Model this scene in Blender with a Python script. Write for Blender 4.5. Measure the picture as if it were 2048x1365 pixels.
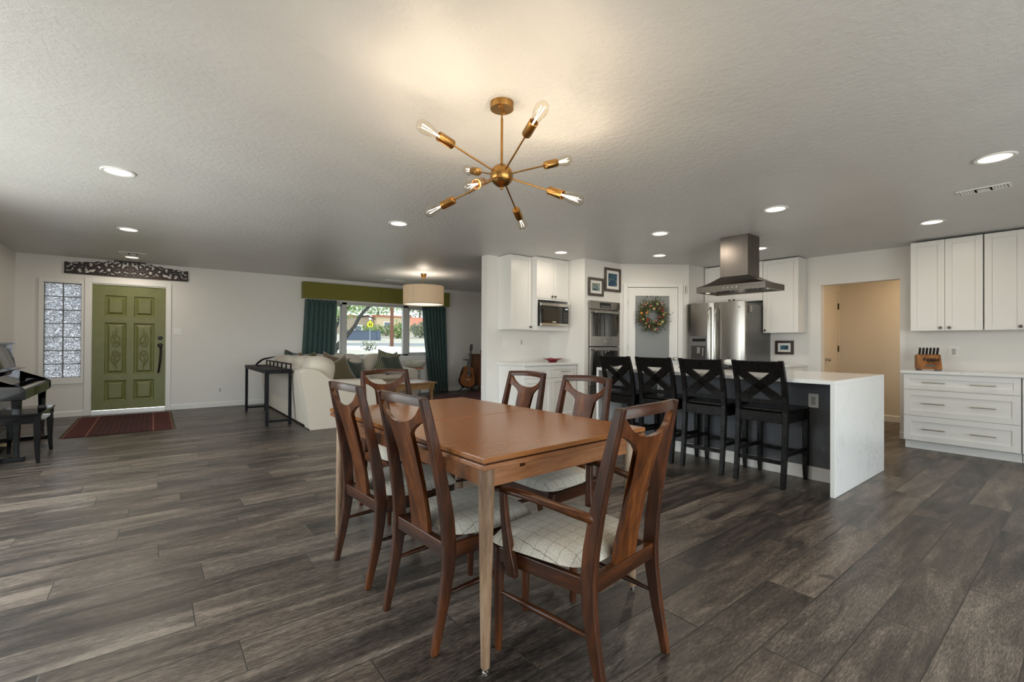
import bpy, bmesh, math, random
from mathutils import Vector, Matrix
R = math.radians
rnd = random.Random(7)
for o in list(bpy.data.objects):
    bpy.data.objects.remove(o)
scene = bpy.context.scene
COL = scene.collection

# ------------------------------------------------------------------ camera, light, exposure
cam_data = bpy.data.cameras.new('camera')
cam = bpy.data.objects.new('camera', cam_data)
COL.objects.link(cam)
cam_data.sensor_width = 36.0
cam_data.lens = 919.2 / 2048 * 36.0
cam_data.clip_start = 0.05
cam_data.clip_end = 400
yaw, pitch, roll = R(51.963), R(0.3162), R(0.2883)
fw = Vector((math.cos(yaw) * math.cos(pitch), math.sin(yaw) * math.cos(pitch), math.sin(pitch)))
r0 = Vector((math.sin(yaw), -math.cos(yaw), 0))
u0 = r0.cross(fw)
rr = r0 * math.cos(roll) + u0 * math.sin(roll)
uu = u0 * math.cos(roll) - r0 * math.sin(roll)
cam.matrix_world = Matrix(((rr.x, uu.x, -fw.x, 0), (rr.y, uu.y, -fw.y, 0), (rr.z, uu.z, -fw.z, 1.18), (0, 0, 0, 1)))
scene.camera = cam
scene.view_settings.view_transform = 'Standard'
scene.view_settings.look = 'None'
scene.view_settings.gamma = 1.0
scene.view_settings.use_curve_mapping = False
scene.view_settings.exposure = 0.27
scene.cycles.use_denoising = True
scene.cycles.max_bounces = 9
scene.cycles.diffuse_bounces = 4
scene.cycles.glossy_bounces = 4
scene.cycles.transmission_bounces = 6
scene.cycles.transparent_max_bounces = 12
scene.cycles.adaptive_threshold = 0.03
scene.cycles.caustics_reflective = False
scene.cycles.caustics_refractive = False
scene.cycles.sample_clamp_indirect = 2.0
scene.cycles.sample_clamp_direct = 8.0
scene.cycles.blur_glossy = 1.0

SKY = 8.0            # brightness of the overcast sky
CAN = 6.0            # watts of a recessed lamp
BULB = 3.6           # watts of a chandelier bulb
world = bpy.data.worlds.new('sky')
scene.world = world
world.use_nodes = True
wn = world.node_tree
bg = wn.nodes['Background']
tc = wn.nodes.new('ShaderNodeTexCoord')
sep = wn.nodes.new('ShaderNodeSeparateXYZ')
wr = wn.nodes.new('ShaderNodeValToRGB')
wr.color_ramp.elements[0].position = 0.47
wr.color_ramp.elements[0].color = (0.62, 0.60, 0.57, 1)
wr.color_ramp.elements[1].position = 0.56
wr.color_ramp.elements[1].color = (0.88, 0.94, 1.0, 1)
mm = wn.nodes.new('ShaderNodeMapRange')
mm.inputs[1].default_value = -1
mm.inputs[2].default_value = 1
wn.links.new(tc.outputs['Generated'], sep.inputs[0])
wn.links.new(sep.outputs[2], mm.inputs[0])
wn.links.new(mm.outputs[0], wr.inputs[0])
wn.links.new(wr.outputs[0], bg.inputs[0])
bg.inputs[1].default_value = SKY


def zc(y):
    """height of the ceiling, which rises a little towards the front wall"""
    return 2.42 + 0.0085 * y


# daylight portals in the window openings (they only guide the sky light)
def portal(loc, rot, sx, sy):
    l = bpy.data.lights.new('daylight_portal', 'AREA')
    l.shape = 'RECTANGLE'
    l.size, l.size_y = sx, sy
    l.cycles.is_portal = True
    o = bpy.data.objects.new('daylight_portal', l)
    COL.objects.link(o)
    o.location = loc
    o.rotation_euler = rot


portal((1.6, -2.58, 1.08), (R(90), 0, R(0)), 5.4, 2.1)
portal((-1.76, 3.95, 1.2), (R(90), 0, R(-90)), 4.2, 1.9)
portal((3.95, 10.12, 1.45), (R(90), 0, R(180)), 2.7, 1.2)

# ------------------------------------------------------------------ mesh helpers


class B:
    def __init__(self):
        self.bm = bmesh.new()

    def box(self, x0, x1, y0, y1, z0, z1):
        v = [self.bm.verts.new((x, y, z)) for z in (z0, z1) for y in (y0, y1) for x in (x0, x1)]
        for f in ((0, 2, 3, 1), (4, 5, 7, 6), (0, 1, 5, 4), (2, 6, 7, 3), (0, 4, 6, 2), (1, 3, 7, 5)):
            self.bm.faces.new([v[i] for i in f])
        return self

    def xbox(self, M, sx, sy, sz):
        """box of size sx,sy,sz centred on matrix M"""
        v = [self.bm.verts.new(M @ Vector((x * sx / 2, y * sy / 2, z * sz / 2))) for z in (-1, 1) for y in (-1, 1) for x in (-1, 1)]
        for f in ((0, 2, 3, 1), (4, 5, 7, 6), (0, 1, 5, 4), (2, 6, 7, 3), (0, 4, 6, 2), (1, 3, 7, 5)):
            self.bm.faces.new([v[i] for i in f])
        return self

    def beam(self, a, b, w, h, up=(0, 0, 1)):
        """rectangular bar from a to b; h runs along up"""
        a, b, up = Vector(a), Vector(b), Vector(up)
        t = (b - a).normalized()
        s = t.cross(up).normalized()
        n = s.cross(t)
        rings = [[p + s * (i * w / 2) + n * (j * h / 2) for i, j in ((-1, -1), (1, -1), (1, 1), (-1, 1))] for p in (a, b)]
        return self.loft(rings)

    def loft(self, rings, caps=True, closed=True):
        vs = [[self.bm.verts.new(p) for p in r] for r in rings]
        n = len(vs[0])
        for a, b in zip(vs, vs[1:]):
            for i in range(n if closed else n - 1):
                j = (i + 1) % n
                self.bm.faces.new((a[i], a[j], b[j], b[i]))
        if caps:
            self.bm.faces.new(vs[0][::-1])
            self.bm.faces.new(vs[-1])
        return self

    def tube(self, pts, rad, n=10, caps=True):
        pts = [Vector(p) for p in pts]
        if not hasattr(rad, '__len__'):
            rad = [rad] * len(pts)
        rings = []
        ref = None
        for i, p in enumerate(pts):
            t = (pts[min(i + 1, len(pts) - 1)] - pts[max(i - 1, 0)]).normalized()
            if ref is None:
                ref = Vector((0, 0, 1)) if abs(t.z) < 0.9 else Vector((1, 0, 0))
            s = t.cross(ref).normalized()
            ref = s.cross(t).normalized()
            rings.append([p + (s * math.cos(k * 2 * math.pi / n) + ref * math.sin(k * 2 * math.pi / n)) * rad[i] for k in range(n)])
        return self.loft(rings, caps)

    def lathe(self, prof, n=24, c=(0, 0, 0), M=None, caps=True):
        c = Vector(c)
        rings = []
        for r, z in prof:
            ring = [Vector((r * math.cos(k * 2 * math.pi / n), r * math.sin(k * 2 * math.pi / n), z)) for k in range(n)]
            if M is not None:
                ring = [M @ p for p in ring]
            rings.append([p + c for p in ring])
        return self.loft(rings, caps)

    def prism(self, poly, a, b, plane='xy'):
        """polygon extruded from a to b along the missing axis"""
        def p3(u, v, w):
            return {'xy': (u, v, w), 'xz': (u, w, v), 'yz': (w, u, v)}[plane]
        r0_ = [self.bm.verts.new(p3(u, v, a)) for u, v in poly]
        r1_ = [self.bm.verts.new(p3(u, v, b)) for u, v in poly]
        n = len(poly)
        for i in range(n):
            j = (i + 1) % n
            self.bm.faces.new((r0_[i], r0_[j], r1_[j], r1_[i]))
        f0 = self.bm.faces.new(r0_[::-1])
        f1 = self.bm.faces.new(r1_)
        bmesh.ops.triangulate(self.bm, faces=[f0, f1])
        return self

    def grid(self, fn, nu, nv, thick=None, closeu=False):
        """surface fn(u,v)->point, u,v in 0..1"""
        vs = [[self.bm.verts.new(fn(i / nu, j / nv)) for j in range(nv + 1)] for i in range(nu + (0 if closeu else 1))]
        m = len(vs)
        for i in range(nu):
            for j in range(nv):
                self.bm.faces.new((vs[i][j], vs[(i + 1) % m][j], vs[(i + 1) % m][j + 1], vs[i][j + 1]))
        return self

    def sphere(self, c, rx, ry=None, rz=None, nu=16, nv=10):
        ry = ry or rx
        rz = rz or rx
        c = Vector(c)
        prof = []
        rings = []
        for i in range(1, nv):
            a = math.pi * i / nv
            rings.append([c + Vector((rx * math.sin(a) * math.cos(k * 2 * math.pi / nu), ry * math.sin(a) * math.sin(k * 2 * math.pi / nu), -rz * math.cos(a))) for k in range(nu)])
        return self.loft(rings)

    def transform(self, M):
        bmesh.ops.transform(self.bm, matrix=M, verts=self.bm.verts)
        return self

    def build(self, name, mat, parent=None, smooth=None, bevel=0, sub=0, solid=0, label=None, loc=None, seg=2):
        bm = self.bm
        bmesh.ops.recalc_face_normals(bm, faces=bm.faces)
        me = bpy.data.meshes.new(name)
        bm.to_mesh(me)
        bm.free()
        me.materials.append(mat)
        if smooth is not None:
            me.polygons.foreach_set('use_smooth', [True] * len(me.polygons))
            if smooth > 0:
                me.set_sharp_from_angle(angle=R(smooth))
        o = bpy.data.objects.new(name, me)
        COL.objects.link(o)
        if parent is not None:
            o.parent = parent
        if loc is not None:
            o.location = loc
        if solid:
            m = o.modifiers.new('solid', 'SOLIDIFY')
            m.thickness = solid
            m.offset = 0
        if bevel:
            m = o.modifiers.new('bevel', 'BEVEL')
            m.width = bevel
            m.segments = seg
            m.limit_method = 'ANGLE'
            m.angle_limit = R(40)
        if sub:
            m = o.modifiers.new('sub', 'SUBSURF')
            m.levels = m.render_levels = sub
        if label:
            o['label'] = label
        return o


def tag(o, label, cat, group=None, kind=None):
    o['label'] = label
    o['category'] = cat
    if group:
        o['group'] = group
    if kind:
        o['kind'] = kind
    return o


def thing(name, label, cat, loc=(0, 0, 0), rotz=0.0, group=None):
    o = bpy.data.objects.new(name, None)
    o.empty_display_size = 0.1
    COL.objects.link(o)
    o.location = loc
    o.rotation_euler = (0, 0, R(rotz))
    return tag(o, label, cat, group)


def struct(o):
    o['kind'] = 'structure'
    return o


def sname(name):
    o = bpy.data.objects.new(name, None)
    o.empty_display_size = 0.1
    COL.objects.link(o)
    return struct(o)


def kids(o):
    return [c for c in bpy.data.objects if c.parent == o]


def copy_tree(o, parent=None):
    c = o.copy()
    COL.objects.link(c)
    if parent is not None:
        c.parent = parent
    for k in kids(o):
        copy_tree(k, c)
    return c


# ------------------------------------------------------------------ materials


class N:
    def __init__(self, name):
        self.m = bpy.data.materials.new(name)
        self.m.use_nodes = True
        self.t = self.m.node_tree
        self.p = self.t.nodes['Principled BSDF']
        self.out = self.t.nodes['Material Output']

    def n(self, typ, **kw):
        x = self.t.nodes.new('ShaderNode' + typ)
        for k, v in kw.items():
            setattr(x, k, v)
        return x

    def l(self, a, b):
        self.t.links.new(a, b)

    def val(self, sock, v):
        if hasattr(v, 'is_output') or isinstance(v, bpy.types.NodeSocket):
            self.l(v, sock)
        else:
            sock.default_value = v

    def math(self, op, a, b=0.0, c=0.0):
        x = self.n('Math', operation=op)
        self.val(x.inputs[0], a)
        self.val(x.inputs[1], b)
        self.val(x.inputs[2], c)
        return x.outputs[0]

    def coord(self, kind='Object', scale=(1, 1, 1), rot=(0, 0, 0)):
        tc_ = self.n('TexCoord')
        mp = self.n('Mapping')
        mp.inputs['Scale'].default_value = scale
        mp.inputs['Rotation'].default_value = rot
        self.l(tc_.outputs[kind], mp.inputs[0])
        return mp.outputs[0]

    def noise(self, vec, scale=5, detail=4, rough=0.5, dist=0.0):
        x = self.n('TexNoise')
        self.l(vec, x.inputs['Vector'])
        x.inputs['Scale'].default_value = scale
        x.inputs['Detail'].default_value = detail
        x.inputs['Roughness'].default_value = rough
        x.inputs['Distortion'].default_value = dist
        return x.outputs[0]

    def ramp(self, fac, stops):
        x = self.n('ValToRGB')
        e = x.color_ramp.elements
        while len(e) < len(stops):
            e.new(0.5)
        for s, (p_, c) in zip(e, stops):
            s.position = p_
            s.color = (*c, 1) if len(c) == 3 else c
        self.val(x.inputs[0], fac)
        return x.outputs[0]

    def mix(self, fac, a, b, blend='MIX'):
        x = self.n('Mix', data_type='RGBA', blend_type=blend)
        self.val(x.inputs[0], fac)
        for s, v in ((x.inputs[6], a), (x.inputs[7], b)):
            if isinstance(v, tuple):
                s.default_value = (*v, 1) if len(v) == 3 else v
            else:
                self.l(v, s)
        return x.outputs[2]

    def bump(self, h, strength=0.2, dist=0.01):
        x = self.n('Bump')
        x.inputs['Strength'].default_value = strength
        x.inputs['Distance'].default_value = dist
        self.l(h, x.inputs['Height'])
        self.l(x.outputs[0], self.p.inputs['Normal'])

    def set(self, base=None, rough=None, metal=None, **kw):
        for k, v in (('Base Color', base), ('Roughness', rough), ('Metallic', metal)):
            if v is None:
                continue
            if isinstance(v, tuple):
                v = (*v, 1) if len(v) == 3 else v
            self.val(self.p.inputs[k], v)
        for k, v in kw.items():
            self.val(self.p.inputs[k.replace('_', ' ')], v)
        return self


def srgb(r, g, b):
    return tuple(((c / 255) / 12.92 if c <= 10 else ((c / 255 + 0.055) / 1.055) ** 2.4) for c in (r, g, b))


MATS = {}


def plain(name, base, rough=0.5, metal=0.0, **kw):
    if name not in MATS:
        MATS[name] = N(name).set(base, rough, metal, **kw).m
    return MATS[name]


def noisy(name, a, b, scale=60, rough=0.6, bump=0.0, metal=0.0, stretch=(1, 1, 1), dist=0.002, detail=4, **kw):
    """two tone speckled surface with a fine bump"""
    if name not in MATS:
        n = N(name)
        v = n.coord('Object', stretch)
        f = n.noise(v, scale, detail, 0.6)
        n.set(n.ramp(f, [(0.35, a), (0.65, b)]), rough, metal, **kw)
        if bump:
            n.bump(f, bump, dist)
        MATS[name] = n.m
    return MATS[name]


def wood(name, dark, mid, light, axis='z', scale=9, rough=0.35, wear=None, bump=0.08, coat=0.0, spec=0.5):
    if name not in MATS:
        n = N(name)
        st = {'x': (0.12, 1, 1), 'y': (1, 0.12, 1), 'z': (1, 1, 0.12)}[axis]
        v = n.coord('Object', st)
        f = n.noise(v, scale, 6, 0.62, 0.6)
        g = n.noise(v, scale * 9, 3, 0.6, 0.2)
        h = n.math('ADD', n.math('MULTIPLY', f, 0.72), n.math('MULTIPLY', g, 0.28))
        c = n.ramp(h, [(0.34, dark), (0.5, mid), (0.66, light)])
        if wear:
            w = n.noise(n.coord('Object', st), 5, 5, 0.7)
            c = n.mix(n.ramp(w, [(0.5, (0, 0, 0)), (0.62, (1, 1, 1))]), c, wear)
        n.set(c, rough, Specular_IOR_Level=spec)
        if coat:
            n.set(Coat_Weight=coat, Coat_Roughness=0.12)
        n.bump(g, bump, 0.002)
        MATS[name] = n.m
    return MATS[name]


WHITE = plain('white_paint', (0.83, 0.82, 0.79), 0.45)
TRIM = plain('trim_paint', (0.82, 0.82, 0.80), 0.4)
BLACKP = plain('black_gloss', (0.004, 0.004, 0.0045), 0.05, Specular_IOR_Level=0.3)
BLACKM = plain('black_metal', (0.012, 0.012, 0.014), 0.4, 0.0)
DARK = plain('dark_gap', (0.01, 0.01, 0.01), 0.7)
CABINET = plain('cabinet_white', (0.80, 0.79, 0.765), 0.32)
BRASS = noisy('brushed_brass', srgb(150, 110, 58), srgb(186, 142, 84), 220, 0.28, 0.05, 1.0, (1, 1, 0.05))
NICKEL = plain('satin_nickel', (0.42, 0.40, 0.36), 0.3, 1.0)
CHROME = plain('chrome', (0.75, 0.75, 0.75), 0.12, 1.0)
PLASTIC = plain('white_plastic', (0.82, 0.81, 0.78), 0.35)


def m_wall(name, col, scale=160, bump=0.12):
    n = N(name)
    v = n.coord('Object')
    f = n.noise(v, scale, 3, 0.6)
    g = n.noise(v, 6, 3, 0.6)
    n.set(n.mix(n.ramp(g, [(0.3, (0, 0, 0)), (0.7, (1, 1, 1))]), col, tuple(c * 0.985 for c in col)), 0.62)
    n.bump(f, bump, 0.004)
    return n.m


WALL = m_wall('wall_paint', (0.80, 0.785, 0.755))
WALLK = m_wall('backsplash_paint', (0.80, 0.785, 0.75), 200, 0.03)
HALLW = m_wall('hall_paint', (0.78, 0.72, 0.62))


def m_ceiling():
    n = N('textured_ceiling')
    v = n.coord('Object')
    vo = n.n('TexVoronoi', feature='SMOOTH_F1')
    n.l(v, vo.inputs['Vector'])
    vo.inputs['Scale'].default_value = 26
    f = n.noise(v, 34, 5, 0.65, 0.8)
    h = n.math('ADD', n.math('MULTIPLY', vo.outputs['Distance'], 0.5), f)
    g = n.noise(v, 1.3, 4, 0.6, 0.6)
    n.set(n.ramp(g, [(0.3, (0.64, 0.635, 0.63)), (0.7, (0.70, 0.695, 0.685))]), 0.36)
    n.bump(h, 0.34, 0.012)
    return n.m


CEIL = m_ceiling()


def m_floor():
    n = N('plank_floor')
    geo = n.n('NewGeometry')
    sp = n.n('SeparateXYZ')
    n.l(geo.outputs['Position'], sp.inputs[0])
    X, Y = sp.outputs[0], sp.outputs[1]
    W, L = 0.2135, 1.159
    v = n.math('DIVIDE', n.math('SUBTRACT', Y, 0.39), W)
    row = n.math('FLOOR', v)
    fv = n.math('SUBTRACT', v, row)
    h1 = n.n('TexWhiteNoise', noise_dimensions='1D')
    n.l(n.math('ADD', row, 31.3), h1.inputs['W'])
    off = n.math('ADD', n.math('MULTIPLY', row, 0.445), n.math('MULTIPLY', h1.outputs['Value'], 0.22))
    u = n.math('DIVIDE', n.math('SUBTRACT', n.math('SUBTRACT', X, 0.143), n.math('MULTIPLY', off, L)), L)
    colm = n.math('FLOOR', u)
    fu = n.math('SUBTRACT', u, colm)
    cb = n.n('CombineXYZ')
    n.l(row, cb.inputs[0])
    n.l(colm, cb.inputs[1])
    wn_ = n.n('TexWhiteNoise', noise_dimensions='3D')
    n.l(cb.outputs[0], wn_.inputs['Vector'])
    rv = wn_.outputs['Value']
    # grain coordinates, shifted per plank
    cg = n.n('CombineXYZ')
    n.l(n.math('ADD', X, n.math('MULTIPLY', rv, 37.0)), cg.inputs[0])
    n.l(n.math('ADD', Y, n.math('MULTIPLY', rv, 11.0)), cg.inputs[1])

    def stretched(sx, sy):
        mp = n.n('Mapping')
        mp.inputs['Scale'].default_value = (sx, sy, 1)
        n.l(cg.outputs[0], mp.inputs[0])
        return mp.outputs[0]
    grain = n.noise(stretched(3.2, 62), 1.0, 6, 0.72, 0.8)
    cloud = n.noise(stretched(1.25, 7.0), 1.0, 5, 0.62, 1.3)
    fine = n.noise(stretched(26, 200), 1.0, 3, 0.7, 0.0)
    knot = n.noise(stretched(2.1, 5.0), 1.0, 2, 0.5, 1.6)
    a = n.math('ADD', n.math('MULTIPLY', cloud, 0.62), n.math('MULTIPLY', grain, 0.30))
    a = n.math('ADD', a, n.math('MULTIPLY', n.math('SUBTRACT', fine, 0.5), 0.55))
    a = n.math('ADD', a, n.math('MULTIPLY', n.math('SUBTRACT', rv, 0.5), 0.13))
    c = n.ramp(a, [(0.30, srgb(30, 28, 27)), (0.41, srgb(60, 54, 50)), (0.51, srgb(88, 80, 73)), (0.66, srgb(134, 124, 114))])
    sp2 = n.n('SeparateColor')
    n.l(wn_.outputs['Color'], sp2.inputs[0])
    warm = n.math('MULTIPLY', sp2.outputs[1], 0.38)
    c = n.mix(warm, c, n.mix(1.0, c, (1.12, 0.96, 0.82), 'MULTIPLY'))
    c = n.mix(n.ramp(knot, [(0.66, (0, 0, 0)), (0.74, (0.75, 0.75, 0.75))]), c, srgb(44, 40, 38))
    eu = n.math('MULTIPLY', n.math('MINIMUM', fu, n.math('SUBTRACT', 1.0, fu)), L)
    ev = n.math('MULTIPLY', n.math('MINIMUM', fv, n.math('SUBTRACT', 1.0, fv)), W)
    e = n.math('MINIMUM', eu, ev)
    groove = n.math('LESS_THAN', e, 0.0022)
    c = n.mix(groove, c, srgb(46, 42, 39))
    n.set(c, n.math('ADD', 0.27, n.math('MULTIPLY', grain, 0.22)))
    n.p.inputs['Specular IOR Level'].default_value = 0.5
    edge = n.math('MINIMUM', n.math('DIVIDE', e, 0.004), 1.0)
    n.bump(n.math('ADD', n.math('MULTIPLY', edge, 0.9), n.math('MULTIPLY', grain, 0.55)), 0.35, 0.003)
    return n.m


FLOOR = m_floor()

WALNUT = wood('walnut', srgb(22, 10, 5), srgb(56, 28, 13), srgb(100, 55, 26), 'z', 7, 0.36, srgb(44, 26, 18), 0.05, spec=0.28)
SPLATW = wood('walnut_splat', srgb(36, 16, 6), srgb(86, 45, 17), srgb(138, 83, 35), 'z', 6, 0.32, None, 0.04, spec=0.28)
WALNUTX = wood('walnut_across', srgb(22, 10, 5), srgb(56, 29, 14), srgb(98, 54, 25), 'x', 7, 0.3, None, 0.05, spec=0.3)
WALNUTY = wood('walnut_along', srgb(22, 10, 5), srgb(56, 29, 14), srgb(98, 54, 25), 'y', 7, 0.3, None, 0.05, spec=0.3)


def m_table():
    n = N('table_walnut')
    f = n.noise(n.coord('Object', (0.5, 9, 9)), 5, 4, 0.6)
    g = n.noise(n.coord('Object', (1.5, 90, 90)), 3, 2, 0.5)
    h = n.math('ADD', n.math('MULTIPLY', f, 0.6), n.math('MULTIPLY', g, 0.4))
    n.set(n.ramp(h, [(0.3, srgb(122, 76, 40)), (0.7, srgb(152, 99, 56))]), 0.22)
    return n.m


TABLEW = m_table()
TABLEE = wood('table_edge', srgb(82, 48, 26), srgb(122, 76, 44), srgb(150, 102, 66), 'x', 9, 0.36, None, 0.06)
TABLEG = wood('table_leg_wood', srgb(92, 68, 48), srgb(132, 104, 80), srgb(160, 138, 114), 'z', 12, 0.55, srgb(176, 162, 142), 0.2)
PINE = wood('honey_pine', srgb(120, 86, 50), srgb(158, 118, 74), srgb(184, 146, 100), 'y', 7, 0.35)
BLOCKW = wood('knife_block_wood', srgb(92, 52, 22), srgb(140, 88, 42), srgb(172, 116, 62), 'z', 16, 0.4)
CABW = wood('dark_oak', srgb(60, 32, 14), srgb(100, 56, 26), srgb(128, 78, 38), 'z', 9, 0.4)
GUITARW = wood('guitar_top', srgb(108, 56, 16), srgb(134, 76, 24), srgb(152, 92, 34), 'z', 20, 0.4, None, 0.02, spec=0.15)
ESPRESSO = noisy('espresso_paint', (0.005, 0.0045, 0.0045), (0.009, 0.008, 0.0075), 20, 0.26, 0.0, Specular_IOR_Level=0.22)
CHARCOAL = noisy('charcoal_paint', (0.018, 0.018, 0.020), (0.028, 0.028, 0.03), 30, 0.45)
CARVED = wood('carved_dark_wood', srgb(20, 14, 12), srgb(36, 22, 18), srgb(62, 34, 26), 'x', 10, 0.5)
DOORG = noisy('green_door_paint', srgb(112, 116, 66), srgb(120, 123, 72), 9, 0.42, 0.0)


def m_quartz():
    n = N('white_quartz')
    v = n.coord('Object')
    f = n.noise(v, 2.2, 8, 0.68, 1.8)
    g = n.noise(v, 26, 4, 0.7, 0.6)
    vein = n.ramp(n.math('ABSOLUTE', n.math('SUBTRACT', f, 0.5)), [(0.0, (1, 1, 1)), (0.012, (0, 0, 0))])
    sp = n.ramp(g, [(0.66, (0, 0, 0)), (0.74, (1, 1, 1))])
    patch = n.ramp(n.noise(v, 1.7, 3, 0.6, 0.5), [(0.45, (0.12, 0.12, 0.12)), (0.65, (1, 1, 1))])
    k = n.math('MULTIPLY', n.math('MAXIMUM', n.math('MULTIPLY', vein, 0.55), n.math('MULTIPLY', sp, 0.75)), patch)
    n.set(n.mix(k, (0.80, 0.80, 0.795), srgb(146, 144, 142)), 0.16)
    return n.m


QUARTZ = m_quartz()


def m_steel(name, a, b, rough=0.28, stretch=(1, 1, 0.01)):
    n = N(name)
    v = n.coord('Object', stretch)
    f = n.noise(v, 320, 3, 0.6)
    n.set(n.ramp(f, [(0.3, a), (0.7, b)]), rough, 1.0)
    n.bump(f, 0.04, 0.001)
    return n.m


STEEL = m_steel('stainless_steel', (0.29, 0.275, 0.255), (0.37, 0.35, 0.325), 0.22)
STEELD = m_steel('dark_stainless', (0.16, 0.145, 0.13), (0.21, 0.19, 0.175), 0.3)
STEELH = m_steel('stainless_bar', (0.55, 0.53, 0.49), (0.66, 0.64, 0.6), 0.2, (1, 0.01, 1))
OVENGLASS = plain('oven_glass', (0.012, 0.011, 0.010), 0.05, Coat_Weight=0.8)


def m_fabric(name, a, b, scale=420, bump=0.25, rough=0.9, sheen=0.2, big=None):
    if name in MATS:
        return MATS[name]
    n = N(name)
    v = n.coord('Object')
    f = n.noise(v, scale, 3, 0.7)
    c = n.ramp(f, [(0.32, a), (0.68, b)])
    if big:
        c = n.mix(n.ramp(n.noise(v, big, 3, 0.5), [(0.4, (0, 0, 0)), (0.6, (0.35, 0.35, 0.35))]), c, a)
    n.set(c, rough)
    n.p.inputs['Sheen Weight'].default_value = sheen
    n.bump(f, bump, 0.003)
    MATS[name] = n.m
    return n.m


SOFA = m_fabric('cream_linen', srgb(188, 180, 166), srgb(208, 200, 187), 300, 0.15)
OLIVE = m_fabric('olive_velvet', srgb(78, 70, 44), srgb(98, 88, 58), 90, 0.1, 0.7, 0.6)
KHAKI = m_fabric('brown_velvet', srgb(92, 72, 48), srgb(112, 90, 62), 90, 0.1, 0.7, 0.6)
GREENV = m_fabric('dark_green_velvet', srgb(34, 46, 36), srgb(52, 66, 54), 90, 0.1, 0.7, 0.6)
SAGE = m_fabric('sage_velvet', srgb(78, 84, 70), srgb(98, 102, 86), 90, 0.1, 0.7, 0.6)
CURTAIN = m_fabric('teal_velvet', srgb(20, 56, 54), srgb(38, 82, 78), 60, 0.06, 0.6, 0.7)
VALANCE = m_fabric('green_valance_cloth', srgb(108, 106, 40), srgb(124, 120, 50), 200, 0.1)


def m_shade():
    n = N('lamp_shade_linen')
    f = n.noise(n.coord('Object'), 200, 3, 0.7)
    c = n.ramp(f, [(0.3, srgb(214, 202, 184)), (0.7, srgb(226, 216, 200))])
    n.set(c, 0.9)
    tl = n.n('BsdfTranslucent')
    n.l(c, tl.inputs[0])
    mx = n.n('MixShader')
    mx.inputs[0].default_value = 0.45
    n.l(n.p.outputs[0], mx.inputs[1])
    n.l(tl.outputs[0], mx.inputs[2])
    n.l(mx.outputs[0], n.out.inputs[0])
    return n.m


SHADE = m_shade()


def m_stripe(name, a, b, period, axis=2, frac=0.35):
    n = N(name)
    v = n.coord('Object')
    sp = n.n('SeparateXYZ')
    n.l(v, sp.inputs[0])
    f = n.math('FRACT', n.math('DIVIDE', sp.outputs[axis], period))
    n.set(n.mix(n.math('LESS_THAN', f, frac), a, b), 0.85)
    return n.m


STRIPE = m_stripe('striped_green_cloth', srgb(128, 128, 104), srgb(52, 64, 46), 0.042, 0)


def m_plaid():
    n = N('plaid_seat_cloth')
    v = n.coord('Object')
    sp = n.n('SeparateXYZ')
    n.l(v, sp.inputs[0])
    f = n.noise(v, 260, 3, 0.7)
    wob = n.math('MULTIPLY', n.math('SUBTRACT', n.noise(v, 30, 2, 0.5), 0.5), 0.012)
    lines = []
    for i, per in ((0, 0.052), (1, 0.050)):
        q = n.math('FRACT', n.math('DIVIDE', n.math('ADD', n.math('ADD', sp.outputs[i], 5.012), wob), per))
        lines.append(n.math('LESS_THAN', q, 0.036))
    ln = n.math('MAXIMUM', lines[0], lines[1])
    c = n.ramp(f, [(0.3, srgb(150, 146, 136)), (0.7, srgb(206, 200, 188))])
    stain = n.ramp(n.noise(v, 5, 3, 0.6), [(0.55, (0, 0, 0)), (0.75, (0.5, 0.5, 0.5))])
    c = n.mix(stain, c, srgb(170, 148, 116))
    c = n.mix(n.math('MULTIPLY', ln, 0.7), c, srgb(74, 62, 50))
    n.set(c, 0.95)
    n.bump(f, 0.35, 0.003)
    return n.m


PLAID = m_plaid()


def m_rug(name, base, dark, accent, scale=14, bands=None):
    n = N(name)
    v = n.coord('Object')
    vo = n.n('TexVoronoi', feature='F1', distance='MANHATTAN')
    n.l(v, vo.inputs['Vector'])
    vo.inputs['Scale'].default_value = scale
    vo.inputs['Randomness'].default_value = 0.35
    c = n.ramp(vo.outputs['Distance'], [(0.12, accent), (0.24, dark), (0.45, base), (0.8, dark)])
    f = n.noise(v, 40, 4, 0.7)
    c = n.mix(n.ramp(f, [(0.45, (0, 0, 0)), (0.66, (0.5, 0.5, 0.5))]), c, base)
    sp = n.n('SeparateXYZ')
    n.l(v, sp.inputs[0])
    if bands:
        ax = n.math('ABSOLUTE', sp.outputs[0])
        ay = n.math('ABSOLUTE', sp.outputs[1])
        inner, lines = bands
        outside = n.math('GREATER_THAN', ax, inner)
        c = n.mix(n.math('MULTIPLY', outside, 0.85), c, base)
        for a in lines:
            k = n.math('LESS_THAN', n.math('ABSOLUTE', n.math('SUBTRACT', ax, a)), 0.007)
            c = n.mix(k, c, accent)
    n.set(c, 0.95)
    n.bump(f, 0.3, 0.004)
    return n.m


def m_thin_glass(name, tint=(1, 1, 1), refl=1.0):
    n = N(name)
    tr = n.n('BsdfTransparent')
    tr.inputs[0].default_value = (*tint, 1)
    gl = n.n('BsdfGlossy')
    gl.inputs['Roughness'].default_value = 0.02
    fr = n.n('Fresnel')
    fr.inputs[0].default_value = 1.45
    mx = n.n('MixShader')
    ge = n.n('NewGeometry')
    n.l(n.math('MULTIPLY', n.math('MULTIPLY', fr.outputs[0], refl), n.math('SUBTRACT', 1.0, ge.outputs['Backfacing'])), mx.inputs[0])
    n.l(tr.outputs[0], mx.inputs[1])
    n.l(gl.outputs[0], mx.inputs[2])
    n.l(mx.outputs[0], n.out.inputs[0])
    return n.m


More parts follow.
